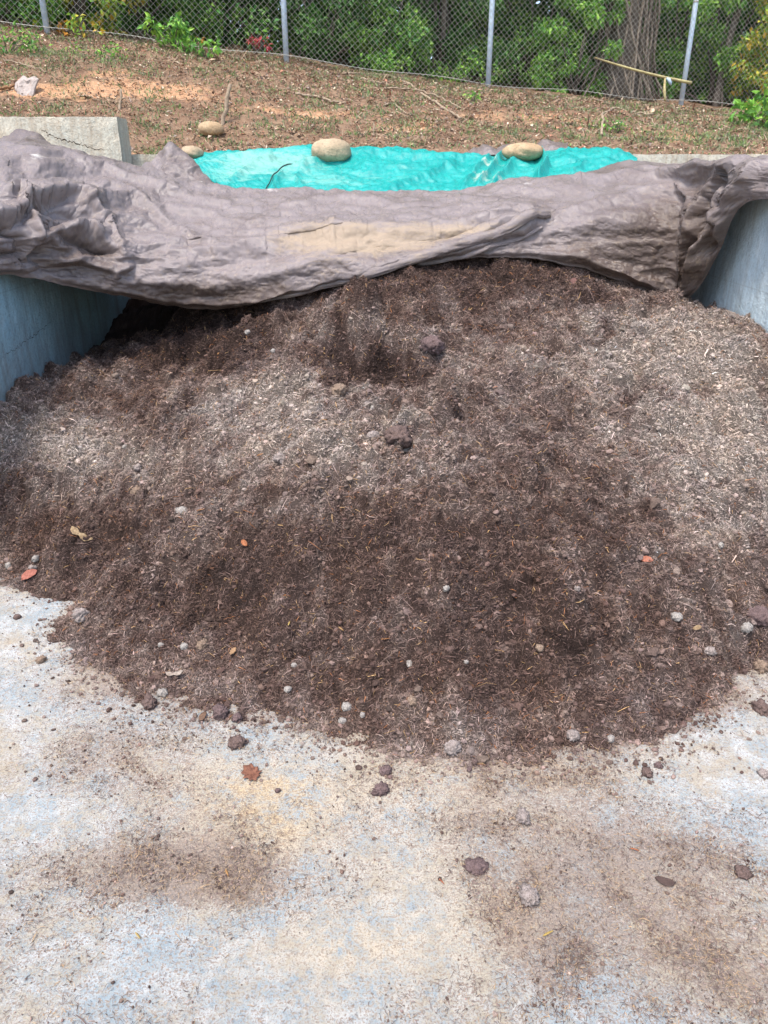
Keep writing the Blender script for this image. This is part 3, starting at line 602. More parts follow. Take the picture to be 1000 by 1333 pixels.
def roll(pts, rad, seed, dirt, name='rolled_fold'):
    pts = np.array(pts,float); m_ = len(pts); tt = np.linspace(0,1,m_); t2 = np.linspace(0,1,260)
    px_ = np.interp(t2,tt,pts[:,0]); py_ = np.interp(t2,tt,pts[:,1]); kk = np.hanning(25); kk /= kk.sum(); sm2 = lambda a: np.convolve(np.pad(a,12,'edge'),kk,'valid'); px_,py_ = sm2(px_),sm2(py_)
    ii = [np.argmin((PX-a)**2+(PY-b)**2) for a,b in zip(px_,py_)]; C_ = P.reshape(-1,3)[ii]; C_ = np.stack([sm2(C_[:,i]) for i in range(3)],-1)
    r_ = np.interp(t2,np.linspace(0,1,len(rad)),rad); n = 40; th = np.arange(n)*2*math.pi/n; t = np.gradient(C_,axis=0); t /= np.linalg.norm(t,axis=1,keepdims=True); nrm = np.array([0,-.8,.5]); b = np.cross(t,nrm)
    tw = .5*np.sin(t2*5+seed); cr = .010*crumple(px_[:,None]/40+0*th,np.cos(th)[None]*1.2+px_[:,None]/90,seed,3)
    q = (np.cos(th)[None]*r_[:,None]*.8+cr)[...,None]*nrm+(np.sin(th)[None]*(r_[:,None]*1.1)+cr*np.sin(th))[...,None]*b[:,None]
    V = (C_[:,None]+q+nrm*(r_[:,None,None]*.2)).reshape(-1,3); i = np.arange(259)[:,None]*n; j = np.arange(n)[None]; k_=(j+1)%n
    f = np.stack([i+j,i+k_,i+n+k_,i+n+j],-1).reshape(-1,4)
    o = mesh(name,V,f,m_brown,tb,attrs={'dirt':np.full(len(V),dirt),'stain':np.zeros(len(V))}); so = o.modifiers.new('thickness','SOLIDIFY'); so.thickness=.0015
roll([(300,396),(380,378),(470,352),(560,330),(640,309),(690,296),(716,285)],[.004,.018,.026,.03,.032,.030,.034],11,.4)
roll([(330,402),(430,374),(520,350),(600,333),(670,313),(706,298)],[.003,.014,.018,.018,.015,.008],12,.12)

# green tarp over the fill behind
GC = np.array([(250,206,6.3,212,6.1),(262,199,6.35,226,5.8),(285,197,6.35,238,5.5),(310,195,6.4,252,5.25),(350,193,6.4,264,5.0),(410,190,6.4,266,4.85),(480,190,6.4,266,4.85),(530,193,6.4,266,4.85),(590,201,6.35,265,4.85),(640,203,6.35,262,4.85),(700,198,6.4,258,4.85),(735,190,6.42,252,4.85),(790,191,6.42,244,4.9),(815,195,6.42,238,5.0),(830,205,6.4,228,5.2)])
nc2, nr2 = 700, 220; px2 = np.linspace(250,830,nc2); g = [sm(np.interp(px2,GC[:,0],GC[:,i])) for i in range(1,5)]
g[0] = g[0]+1.5*fbm(px2/25,px2*0,9,3); t = np.linspace(0,1,nr2)[:,None]; QX = np.broadcast_to(px2,(nr2,nc2)); QY = g[2]+(g[0]-g[2])*t
Q = at(QX,QY,g[3]+(g[1]-g[3])*t**1.15); D = 0*QX
GF = [([(400,252),(385,232),(400,215),(450,205),(500,206)],.02,5,5),([(350,250),(370,225),(420,210)],.018,4,4),([(640,250),(665,215),(700,205)],.03,4,3),([(620,245),(650,212),(655,203)],.035,4,3),([(600,245),(625,218),(640,208)],.025,4,3),([(700,240),(712,215),(706,202)],.05,6,3),([(715,215),(760,205),(820,204)],-.03,3,3),([(500,250),(560,225),(600,212)],.02,8,5),
      ([(280,205),(330,200),(410,198)],.02,4,3),([(740,230),(760,212),(800,208)],.02,5,4),([(460,215),(520,222),(590,215)],.015,5,5),([(300,235),(330,215),(360,206)],.02,5,5),([(450,200),(560,208),(640,210)],.02,3,3)]
for pts,amp,w1,w2 in GF:
    d,s,tt = linedist(QX+3*fbm(QX/30,QY/15,5,2),QY,pts); D += 1.6*amp*np.exp(-(d/np.where(s<0,w1,w2))**1.4)*np.clip(np.minimum(tt,1-tt)*6+.2,0,1)
D += sheetcreases(Q[...,0],Q[...,1]*.8,210,((2.5,.03),(5,.015)))
n = normals(Q); n = np.where(n[...,2:3]<0,-n,n); Q = Q+n*D[...,None]
for a_,b_,e_,l_ in ((36,110,.022,.05),(80,240,.010,.02)):
    Bc = resamp(Q,a_,b_); Nc = normals(Bc); Nc = np.where(Nc[...,2:3]<0,-Nc,Nc); ex = np.full((a_,b_),e_); dB = buckle(Bc,Nc,ex,ex*.8,220,9,l_,.06); Q = Q+resamp(dB,nr2,nc2)
n = normals(Q); n = np.where(n[...,2:3]<0,-n,n); Q = Q+n*sheetcreases(Q[...,0],Q[...,1],230,((14,.003),(30,.002),(60,.001)))[...,None]
hq = heap_z(Q[...,0],Q[...,1]); Q[...,2] = np.where(Q[...,1]<6.45, np.maximum(Q[...,2],hq+.012), Q[...,2])
bk = [Q[-1]+np.array([0,.05,-.01]),Q[-1]+np.array([0,.12,-.035]),Q[-1]+np.array([0,.2,-.06])]
Q = np.concatenate([Q,np.array(bk)],0)
Q[:,-1,2] -= .06; Q[:,-2,2] -= .03; Q[:,0,2] -= .06
e2 = lambda a: np.concatenate([a,np.repeat(a[-1:],3,0)],0)
ds = e2(blob(QX,QY,[(400,225,250,40,.16),(360,215,70,14,.5),(330,205,70,8,.45),(430,235,60,10,.35),(520,230,50,12,.2),(760,225,60,8,.4),(300,225,50,12,.35)])+.05)
ss = e2(blob(QX,QY,[(600,225,180,25,.15),(625,232,14,9,.55),(640,215,22,4,.55),(768,207,16,4,.6),(680,232,25,6,.3),(650,240,30,4,.4),(505,250,40,5,.3)]))
tgn = grid('green_tarp', Q, m_green, attrs={'dirt':ds,'stain':ss}); s_ = tgn.modifiers.new('thickness','SOLIDIFY'); s_.thickness = .0015
tag(tgn, 'bright turquoise green tarpaulin behind the brown one, weighed down with stones', 'tarp')
# dark seam cord on the green tarp
def drop(px_, py_, surfQ, QXs, QYs, off=.022):
    i = np.argmin((QXs-px_)**2+((QYs-py_)*3)**2); q = surfQ.reshape(-1,3)[i].copy(); k = (np.abs(QXs-px_)<2.5)&(np.abs(QYs-py_)<1.5); q[2] = surfQ[...,2][k].max()+.006 if k.any() else q[2]+off; return q
mck = M('black_cord', .7); mck.set('Base Color', (.02,.03,.03))
cpts = [(345,252),(352,238),(364,225),(382,214),(400,209),(425,206),(450,206)]
cpts = [(np.interp(u,np.arange(7),[c[0] for c in cpts]),np.interp(u,np.arange(7),[c[1] for c in cpts])) for u in np.linspace(0,6,60)]
cp_ = np.array([drop(a,b,Q[:nr2],QX,QY) for a,b in cpts]); k5 = np.hanning(9); k5 /= k5.sum(); cp_ = np.stack([np.convolve(np.pad(cp_[:,i],4,'edge'),k5,'valid') for i in range(3)],-1); V,fs = tube(cp_,.0045,6); tag(mesh('rope',V,fs,mck.m),'thin dark cord curving over the turquoise tarp left of centre','rope')
tf = flap('tarp_scrap', [(598,201,6.5,203,6.42),(630,195,6.6,203,6.42),(660,190,6.6,203,6.42),(700,184,6.6,202,6.42),(720,183,6.6,200,6.42),(738,191,6.6,197,6.42)], m_brown, nr=40, seed=350, amp=.03)
tag(tf,'bunched strip of brown tarpaulin poking out behind the turquoise tarp and stone','tarp')

# ================================================================== ROUND STONES
def stonemat(name, a, b, c):
    m = M(name,.75,.35); x = m.mix(m.map(m.noise(9,6,.6),.35,.65),a,b); x = m.mix(m.map(m.noise(60,6,.7),.5,.7,0,.6),x,c); m.set('Base Color',x); m.bump(m.noise(25,6,.6),.014,.8); m.bump(m.noise(140,3),.003,.8); return m.m
m_st = stonemat('tan_river_stone', srgb(180,160,132), srgb(156,138,112), srgb(112,96,78))
m_st2 = stonemat('ochre_river_stone', srgb(180,156,124), srgb(158,132,100), srgb(108,90,70))
def rock(name, c, rad, mat, seed, sub=4, rough=.06, rotz=0, sharp=0):
    B, f = ICO[sub]; V = B.copy(); r = np.random.default_rng(seed); k = r.random(3)*9
    V = V*(1+rough*2*fbm(V[:,0]*1.1+k[0]+V[:,2],V[:,1]*1.1+k[1]-V[:,2]*.7,seed,3))[:,None]
    if sharp: V = V*(1+sharp*fbm(V[:,0]*4+k[0]+V[:,2]*2,V[:,1]*4+V[:,2]*3,seed+5,4))[:,None]
    V = np.sign(V)*np.abs(V)**.92*np.array(rad); cs,sn = math.cos(rotz),math.sin(rotz); V = V@np.array([[cs,sn,0],[-sn,cs,0],[0,0,1]])
    o = mesh(name, V, f, mat); o.location = tuple(c); return o
G1='round river stones weighing down the tarps'
o = rock('river_stone', at(431,197,5.95), (.148,.12,.085), m_st, 1); tag(o,'pale round stone on the turquoise tarp left of its middle','stone',G1)
o = rock('river_stone', at(681,198,6.05), (.152,.12,.062), m_st2, 2); tag(o,'ochre flattened stone on the turquoise tarp before the brown strip','stone',G1)
o = rock('river_stone', at(250,199,6.3), (.085,.09,.05), m_st, 3); tag(o,'half hidden pale stone beside the left end of the turquoise tarp','stone',G1)
o = rock('river_stone', at(836,218,5.6), (.12,.09,.03), m_st2, 4); tag(o,'flat pale stone at the right end of the turquoise tarp','stone',G1)

# ================================================================== BANK
posts = [(62,44,8.4),(373,83,9.0),(635,118,9.6),(886,139,10.2)]
def atd(px,py,d): a,dy,dz = ray(px,py); return np.array([a*d,dy*d,CZ+dz*d])
pb = [atd(*p) for p in posts]
dv = pb[3]-pb[2]; dl = pb[0]-pb[1]
pb = [pb[0]+dl*2, pb[0]+dl]+pb+[pb[3]+dv, pb[3]+dv*2]
pb[-2][2] = pb[-3][2]-.12; pb[-1][2] = pb[-3][2]-.15; pb[1][2] = pb[2][2]+.2; pb[0][2] = pb[2][2]+.3
TT = [at(200,211,6.8),at(500,197,6.8),at(900,204,6.8),at(700,196,6.8),at(275,172,7.4),at(700,172,7.5),at(500,165,7.6),at(60,140,7.6),at(60,100,8.1),at(950,172,8.0),at(950,192,7.2),at(250,118,8.3),at(500,130,8.6),at(750,140,8.9),at(-200,130,7.6),at(1200,190,7.5),at(20,168,6.8)]
TT += [p for p in pb]
for p in pb: TT += [p+np.array([0,2.2,.35]), p+np.array([0,7,.9])]
TT += [np.array([-9,6.8,1.9]),np.array([9,6.8,1.6])]
bank_t = TPS(np.array(TT),1e-3)
def bank_z(x,y):
    z = bank_t(x,y); a = sstep(6.75,7.3,y)
    z = z+a*(.06*fbm(x*1.1,y*1.6,41,4)+.02*fbm(x*5,y*5,42,3)+.010*fbm(x*19,y*19,43,3))
    return z
xs = np.r_[np.linspace(-30,-6.2,14),np.linspace(-6,6.5,520),np.linspace(6.7,30,14)]; ys = np.r_[np.linspace(6.71,11.5,300),np.linspace(11.6,45,30)]
GX,GY = np.meshgrid(xs,ys); GZ = bank_z(np.clip(GX,-9,9),np.minimum(GY,18))
px,py = proj(GX,GY,GZ)
CL = [(130,118,90,14,.8),(240,120,60,12,.7),(150,95,50,9,.6),(420,150,70,12,.45),(530,165,60,12,.5),(640,150,60,10,.4),(720,155,50,10,.5),(40,120,50,10,.7),(330,140,60,12,.4),(180,205,40,10,.5),(830,170,90,12,.35),(900,180,60,8,.35)]
GR = [(60,75,110,18,.8),(210,168,70,10,.8),(950,180,70,22,.8),(420,150,90,25,.25),(560,170,60,14,.3),(600,100,120,9,.5),(820,180,120,14,.5),(60,145,80,9,.6),(330,160,50,10,.4),(300,85,60,10,.2),(700,180,90,10,.3),(995,150,30,30,.7),(500,95,60,10,.6)]
clay = blob(px,py,CL); grn = blob(px,py,GR)
m = M('red_clay_bank',.95,.15)
b = m.mix(m.map(m.noise(6,7,.7),.38,.62), srgb(116,90,72), srgb(142,118,96)); cn = m.math('ADD', m.attr('clay'), m.math('MULTIPLY', m.math('SUBTRACT', m.noise(5,8,.7,dist=.5),.5),1.6))
b = m.mix(m.map(cn,.32,.62,0,.9), b, m.mix(m.map(m.noise(18,5),.35,.65), srgb(176,132,98), srgb(196,158,124))); b = m.mix(m.map(m.noise(70,5,.75),.52,.68,0,.6), b, srgb(104,86,72)); b = m.mix(m.map(m.noise(48,4,.75),.6,.72,0,.6), b, srgb(176,160,136))
m.set('Base Color',b); m.bump(m.noise(30,7,.7),.03,.8)
bank = grid('embankment', np.stack([GX,GY,GZ],-1), m.m, attrs={'clay':clay}); tag(bank, kind='structure')
def bank_pts(n,r,f_=None,ymax=11.3,x0=-5.4,x1=6.2):
    x = r.uniform(x0,x1,n); y = r.uniform(6.78,ymax,n); z = bank_z(x,y)
    if f_ is not None:
        px,py = proj(x,y,z); k = r.random(n) < f_(px,py,x,y); x,y,z = x[k],y[k],z[k]
    return np.stack([x,y,z],-1)
def fence_y(x): 
    q = np.array(pb); return np.interp(x,q[:,0],q[:,1])
# leaves : two-quad folded blades. size = length
def leaves(name,pos,tang,nrm,length,width,col,mat,parent=None,kind=None,fold=.25,droop=0.):
    t = tang/np.linalg.norm(tang,axis=1,keepdims=True); s = np.cross(t,nrm); s /= np.linalg.norm(s,axis=1,keepdims=True)+1e-9; n = np.cross(s,t)
    Ln = length[:,None]; W = width[:,None]/2; dn = n*W*fold*2
    a = pos; m1 = pos+t*Ln*.45; tip = pos+t*Ln-n*Ln*droop
    V = np.stack([a,m1-s*W+dn,m1,m1+s*W+dn,tip],1).reshape(-1,3); i = np.arange(len(pos))[:,None]*5
    fc = np.vstack([i+np.array([[0,1,2]]),i+np.array([[0,2,3]]),i+np.array([[1,4,2]]),i+np.array([[2,4,3]])])
    o = mesh(name,V,fc,mat,parent,col=np.repeat(col,5,0),smooth=False)
    if kind: o['kind'] = kind
    return o
m_lit = mat_attr('dry_leaf',.8,.25,.25,60); m_leaf = mat_attr('green_leaf',.5,.4,.2,25,trans=.3)
p = bank_pts(60000,rng,lambda px,py,x,y: np.clip(.55+.6*sstep(-.1,.35,fbm(x*2,y*2,81,4))-.5*blob(px,py,CL)+.5*np.exp(-((y-fence_y(x)+.2)/.5)**2)-.3*blob(px,py,GR),0.12,1))
n = len(p); pal = np.array([srgb(164,140,116),srgb(134,110,94),srgb(190,164,136),srgb(172,122,98),srgb(112,94,82),srgb(206,188,164),srgb(150,134,124)])
tg_ = rng.normal(size=(n,3))*[1,1,.35]; nn = rng.normal(size=(n,3))*.45+[0,0,1]
litter = leaves('leaf_litter',p+[0,0,.012],tg_,nn,rng.lognormal(math.log(.028),.5,n),rng.lognormal(math.log(.015),.45,n),pal[rng.integers(0,7,n)]*rng.uniform(.5,1.15,(n,1)),m_lit,droop=.1)
tag(litter,'brown fallen leaves littering the clay bank below the fence','leaf litter',kind='stuff')
p = bank_pts(150000,rng,lambda px,py,x,y: np.clip(blob(px,py,GR)*.9*sstep(-.2,.3,fbm(x*4,y*4,83,3))+.34*sstep(-.05,.3,fbm(x*2.5,y*2.5,84,3))+.05,0,1)); n = len(p)
tg_ = rng.normal(size=(n,3))*[.6,.6,.1]+[0,0,.8]; gp = np.array([srgb(124,152,92),srgb(142,170,98),srgb(120,136,98),srgb(158,154,118),srgb(136,146,112)])
gr = leaves('grass',p,tg_,rng.normal(size=(n,3)),rng.uniform(.02,.06,n),rng.uniform(.006,.014,n),gp[rng.integers(0,5,n)]*rng.uniform(.6,1.1,(n,1)),m_leaf,droop=.2)
tag(gr,'short thin green grass and weeds growing over the clay bank','grass',kind='stuff')
p = bank_pts(9000,rng); n=len(p)
tw = fibres('twig_litter',p+[0,0,.012],np.tile([0,0,1.],(n,1)),(np.array([srgb(150,130,108)])*rng.uniform(.5,1.2,(n,1))),rng.lognormal(math.log(.09),.5,n),rng.uniform(.004,.008,n),rng,m_lit,None,lift=.25)
tag(tw,'thin dry twigs and stalks scattered over the clay bank','twigs',kind='stuff')

o = rock('river_stone', at(275,167,7.35), (.115,.09,.062), m_st2, 5, rotz=.2); tag(o,'ochre oval stone lying on the bank beside the upright stick','stone',G1)
o.location.z = bank_z(np.array([o.location.x]),np.array([o.location.y]))[0]+.035
m_stick = mat_simple('weathered_wood', srgb(168,150,128), srgb(128,112,94), 25,.9,.003,120)
m_bamboo = mat_simple('pale_cane', srgb(176,168,120), srgb(150,136,98), 12,.6,.002,80)
def bank_hit(px,py):
    Ys = np.linspace(6.75,12,500); q = at(np.full(500,px),np.full(500,py),Ys); h = bank_z(q[:,0],q[:,1])
    k = np.argmax(q[:,2] < h) if (q[:,2]<h).any() else np.argmin(q[:,2]-h)
    return q[k]
def stick(name,label,cat,pts,r0,r1,mat=None,lift=.02,seed=0,group=None):
    P_ = np.array([bank_hit(a,b)+[0,0,lift] for a,b in pts]); t = np.linspace(0,1,len(P_)); tt = np.linspace(0,1,len(P_)*5)
    C_ = np.stack([np.interp(tt,t,P_[:,i]) for i in range(3)],-1); C_[1:-1] += np.random.default_rng(seed).normal(0,.006,(len(C_)-2,3))
    V,fs = tube(C_,np.linspace(r0,r1,len(C_)),7,.25,seed); return tag(mesh(name,V,fs,mat or m_stick),label,cat,group)
stick('fallen_branch','long bare grey branch lying down the bank below the fence','branch',[(447,98),(505,100),(532,112),(560,132),(585,147),(600,157)],.016,.010,seed=1)
stick('fallen_branch','thin straight branch just behind the long bare branch','branch',[(500,117),(540,119),(570,128),(600,144)],.009,.006,seed=2)
stick('fallen_branch','dark brown branch pressed along a small clay ledge mid bank','branch',[(385,125),(410,128),(432,135),(452,137)],.014,.008,seed=3)
stick('fallen_branch','forked dead branch lying at the left end of the long bare branch','branch',[(470,105),(495,111),(520,103)],.012,.006,seed=4)
stick('fallen_branch','grey root like branch bent over the bank below the fence cane','branch',[(783,178),(785,150),(800,143),(830,150),(850,152)],.013,.009,seed=5)
stick('fallen_branch','slender branch running downhill right of the bent root','branch',[(835,145),(850,162),(862,176)],.009,.005,seed=6)
stick('fallen_branch','slim branch lying under the fence right of the last post','branch',[(920,145),(948,143),(962,152),(980,160)],.009,.006,seed=7)
stick('fallen_branch','thin pale stem on the grassy upper left bank','branch',[(5,80),(30,87),(62,96)],.007,.005,seed=8)
stick('fallen_branch','short pale twig on bare clay left of the forked twig','branch',[(104,126),(118,130),(130,134)],.007,.005,seed=9)
stick('fallen_branch','pale crooked roots sprawling left of the long branch foot','branch',[(500,140),(512,136),(526,150),(540,152)],.010,.005,seed=10)
def upright(name,label,cat,a,b,r0,r1,mat=m_stick,seed=0,fork=None):
    q = bank_hit(*a); top = at(b[0],b[1],q[1]+.03); t = np.linspace(0,1,8)[:,None]; C_ = (q-[0,0,.03])*(1-t)+top*t; C_ += np.random.default_rng(seed).normal(0,.004,C_.shape)
    parts = [tube(C_,np.linspace(r0,r1,8),7,.2,seed)]
    if fork is not None:
        f0 = C_[4]; f1 = at(fork[0],fork[1],q[1]); parts.append(tube(np.array([f0,(f0+f1)/2+[0,0,.01],f1]),[r1,r1*.8,r1*.6],6))
    V,fs = merge(parts); return tag(mesh(name,V,fs,mat),label,cat)
upright('stake','straight weathered stick standing upright in the bank above the oval stone','stake',(289,163),(299,109),.022,.016,seed=3)
upright('forked_twig','short forked twig standing in bare clay at the left of the bank','twig',(155,143),(158,116),.014,.010,seed=4,fork=(163,128))
upright('dead_stem','thin dead stem standing low on the bank right of centre stone','twig',(359,178),(358,164),.007,.004,seed=5)
upright('dead_stem','pale dead stem standing above the middle of the turquoise tarp','twig',(486,178),(487,160),.009,.005,seed=6)
# torn pale board piece on the bank, left
q = bank_hit(36,128); root_p = q
m_pl = mat_simple('torn_pale_sheet', srgb(214,202,192)*.6, srgb(188,172,162)*.6, 30,.8,.004,60)
r = np.random.default_rng(5); out = [(20,108),(30,98),(36,102),(44,99),(50,103),(46,112),(43,124),(37,131),(30,128),(22,122),(19,114)]
top = np.array([at(a,b,q[1]+.02+.004*(130-b)) for a,b in out]); cc = top.mean(0)
ring = [top, cc+(top-cc)*.66+[0,-.012,0], cc+(top-cc)*.33+[0,.004,0]]; n0 = len(out)
V = np.vstack(ring+[cc[None]+[0,-.01,0]]); V2 = V+[.004,.02,0]; fc=[]; i=np.arange(n0); j=(i+1)%n0
F1 = [np.stack([i,j,j+n0,i+n0],-1),np.stack([i+n0,j+n0,j+2*n0,i+2*n0],-1)]; F3=[np.stack([i+2*n0,j+2*n0,np.full(n0,3*n0)],-1)]; N0=len(V)
quads = np.vstack(F1+[f[:,::-1]+N0 for f in F1]+[np.stack([i,i+N0,j+N0,j],-1)]); tris = np.vstack(F3+[F3[0][:,::-1]+N0])
V_ = np.vstack([V,V2])+0; V_[:,1]+=.01*fbm(V_[:,0]*20,V_[:,2]*20,3,2)
tag(mesh('torn_sheet',V_,[quads,tris],m_pl,smooth=False),'torn piece of pale sheet standing on the bank at the far left','scrap')
stick('broken_slat','short brown broken slat beside the torn pale sheet','stick',[(-6,122),(8,119),(20,116)],.014,.011,mat_simple('brown_wood',srgb(150,112,78),srgb(120,86,60),20,.9),.03,seed=12)
# orange bits etc
# ================================================================== FENCE
fe = empty('chain_link_fence', pb[3]); tag(fe,'galvanised chain link fence along the top of the bank','fence')
m_galv = M('galvanised_steel',.45,.5); m_galv.set('Metallic',.05); m_galv.set('Base Color', m_galv.mix(m_galv.map(m_galv.noise(18,5),.35,.65), srgb(168,188,204), srgb(190,204,214))); m_galv = m_galv.m
m_wire = M('weathered_wire',.55,.4); m_wire.set('Metallic',.2); m_wire.set('Base Color', m_wire.mix(m_wire.map(m_wire.noise(3,4),.35,.65), srgb(168,168,158), srgb(200,196,184))); m_wire = m_wire.m
for i,p in enumerate(pb):
    V,fs = tube(np.array([p-[0,0,.15],p+[0,0,.6],p+[0,0,1.88]]),.033,16)
    po = mesh('post',local(V,fe),fs,m_galv,fe)
    B,bf = ICO[2]; mesh('post_cap',local(B*[.038,.038,.026]+p+[0,0,1.885],fe),bf,m_galv,po)
    V,fs = tube(np.array([p+[0,0,1.2],p+[0,0,1.22]]),.036,16); mesh('tie_band',local(V,fe),fs,m_wire,po)
pa = np.array(pb); seg = np.r_[0,np.cumsum(np.linalg.norm(np.diff(pa[:,:2],axis=0),axis=1))]; Ltot = seg[-1]
def fpt(s,h):
    s = np.asarray(s); sl = 0*s
    x = np.interp(s,seg,pa[:,0]); y = np.interp(s,seg,pa[:,1])-.045; z = np.interp(s,seg,pa[:,2])
    return np.stack([x,y+.02*np.sin(s*2.1)*(1-h/1.8),z+.05+h+.015*np.sin(s*3.3)],-1)
cell = .072; rowh = .068; nW = int(Ltot/cell); K = int(1.75/(rowh/2)); fp = []
s0 = np.arange(nW+1)*cell; hh = np.arange(K+1)*rowh/2
Sg = s0[:,None]+np.where(np.arange(K+1)%2==0,0,cell*.5)[None]+0*hh[None]; Sg2 = s0[:,None]+np.where(np.arange(K+1)%2==0,0,-cell*.5)[None]
def wires(Sg, off):
    C_ = fpt(np.clip(Sg,0,Ltot),np.broadcast_to(hh,Sg.shape)); C_[...,1] += off*np.where(np.arange(K+1)%2==0,1,-1); n_,m_ = C_.shape[:2]; r_ = .0027
    th = np.array([0.5,2.5,4.5])*math.pi/3; o_ = np.stack([np.cos(th)*r_,np.sin(th)*r_,0*th],-1)
    V = (C_[:,:,None]+o_).reshape(-1,3); b_ = (np.arange(n_)[:,None]*m_+np.arange(m_-1)[None]).ravel()*3; f=[]
    for j in range(3): f.append(np.stack([b_+j,b_+(j+1)%3,b_+3+(j+1)%3,b_+3+j],-1))
    return V, np.vstack(f)
V,fs = merge([wires(Sg,.003),wires(Sg2,-.003)]); mesh('wire_mesh',local(V,fe),fs,m_wire,fe)
ss_ = np.linspace(0,Ltot,300); V,fs = tube(fpt(ss_,0*ss_+.02),.003,5); mesh('bottom_wire',local(V,fe),fs,m_wire,fe)
V,fs = tube(np.array([p+[0,0,1.86] for p in pb]),.02,10); mesh('top_rail',local(V,fe),fs,m_galv,fe)
# cane caught in the fence
q0 = atd(774,75,9.7); q1 = atd(900,108,9.9); t = np.linspace(0,1,14)[:,None]; C_ = q0*(1-t)+q1*t+np.array([0,0,-.05])*np.sin(t*math.pi)*.4
V,fs = tube(C_,np.linspace(.011,.02,14),8,.12,3); tag(mesh('cane',V,fs,m_bamboo),'pale cane hanging slanted across the fence at the last post','cane')
q = bank_hit(866,131); q[1] = fence_y(q[0])-.08; V,fs = tube(np.array([atd(866,101,9.85),atd(865,118,9.85),atd(866,131,9.85)]),[.012,.02,.014],7,.2,2); tag(mesh('cane_stub',V,fs,m_bamboo),'short pale stub hanging down from the slanted cane','cane')
V,fs = tube(np.array([atd(868,102,9.78),atd(871,104,9.76),atd(873,108,9.77),atd(874,111,9.78)]),[.012,.026,.022,.008],6,.3,6); tag(mesh('plastic_tie',V,fs,mat_simple('pale_plastic',srgb(176,196,208),srgb(150,170,186),9,.4)),'small pale plastic tie looped on the slanted cane','plastic')

# ================================================================== PLANTS BEHIND THE FENCE
m_bark = mat_simple('grey_brown_bark', srgb(122,114,106), srgb(92,84,76), 14,.95,.02,40)
m_bark2 = mat_simple('pale_mottled_bark', srgb(142,130,116), srgb(100,92,82), 10,.95,.02,40)
def leafcloud(n,r,centers,spread,cols,lo,hi,flat=.8):
    ci = r.integers(0,len(centers),n); d = r.normal(size=(n,3)); d /= np.linalg.norm(d,axis=1,keepdims=True)
    rad = spread[ci][:,None]*(r.random((n,1))**.5); pos = centers[ci]+d*rad*[1,1,flat]
    t = d*.6+r.normal(size=(n,3))*.7+[0,0,-.25]; nn = r.normal(size=(n,3))*.6+[0,-.25,.9]
    c = cols[(ci*7+r.integers(0,2,n))%len(cols)]*r.uniform(.6,1.25,(n,1)); Ln = r.uniform(lo,hi,n); return pos,t,nn,Ln,Ln*r.uniform(.4,.6,n),c
GREEN = np.array([srgb(102,150,62),srgb(122,170,70),srgb(80,124,58),srgb(146,188,80),srgb(88,144,76)])
BRIGHT = np.array([srgb(126,176,70),srgb(106,160,68),srgb(150,192,80),srgb(90,144,64)])
YELL = np.array([srgb(176,200,76),srgb(206,200,84),srgb(140,180,74),srgb(120,166,70),srgb(214,180,70)])
DARK = np.array([srgb(70,114,56),srgb(84,132,62),srgb(58,98,52),srgb(104,152,70)])
def tz(x,y): return float(bank_z(np.array([np.clip(x,-9,9)]),np.array([min(y,18.)]))[0])
def shrub(px,d,h,w,n,cols,label,seed,lo=.05,hi=.10,group='shrubs behind the fence',base=0,cat='shrub',name='shrub',nclump=44):
    d = d-.35-.55*max(0,(700-px)/700); r = np.random.default_rng(seed); x = (px-500)/F*d; y = d/cp*.97+0.0; y = (d+(2.6-CZ)*sp)/cp; z = tz(x,y)
    e = empty(name,(x,y,z)); tag(e,label,cat,group)
    c = np.stack([r.uniform(-.75,.75,nclump)*w,r.normal(0,w*.22,nclump),base+r.uniform(.03,1,nclump)**1.2*h],-1); sr = r.uniform(.10,.24,nclump)*max(w,.6)
    st = []
    for q in c[:10]: st.append(tube(np.array([[r.normal(0,.05),r.normal(0,.05),-.05],[q[0]*.4,q[1]*.4,q[2]*.5],q]),[.018,.012,.006],5,.1,seed))
    V,fs = merge(st); mesh('stems',V,fs,m_bark,e); n = int(n*1.15)
    leaves('foliage',*[a for a in leafcloud(n,r,c,sr,cols,lo,hi)][:3],*[a for a in leafcloud(n,np.random.default_rng(seed),c,sr,cols,lo,hi)][3:],m_leaf,e,droop=.15); return e
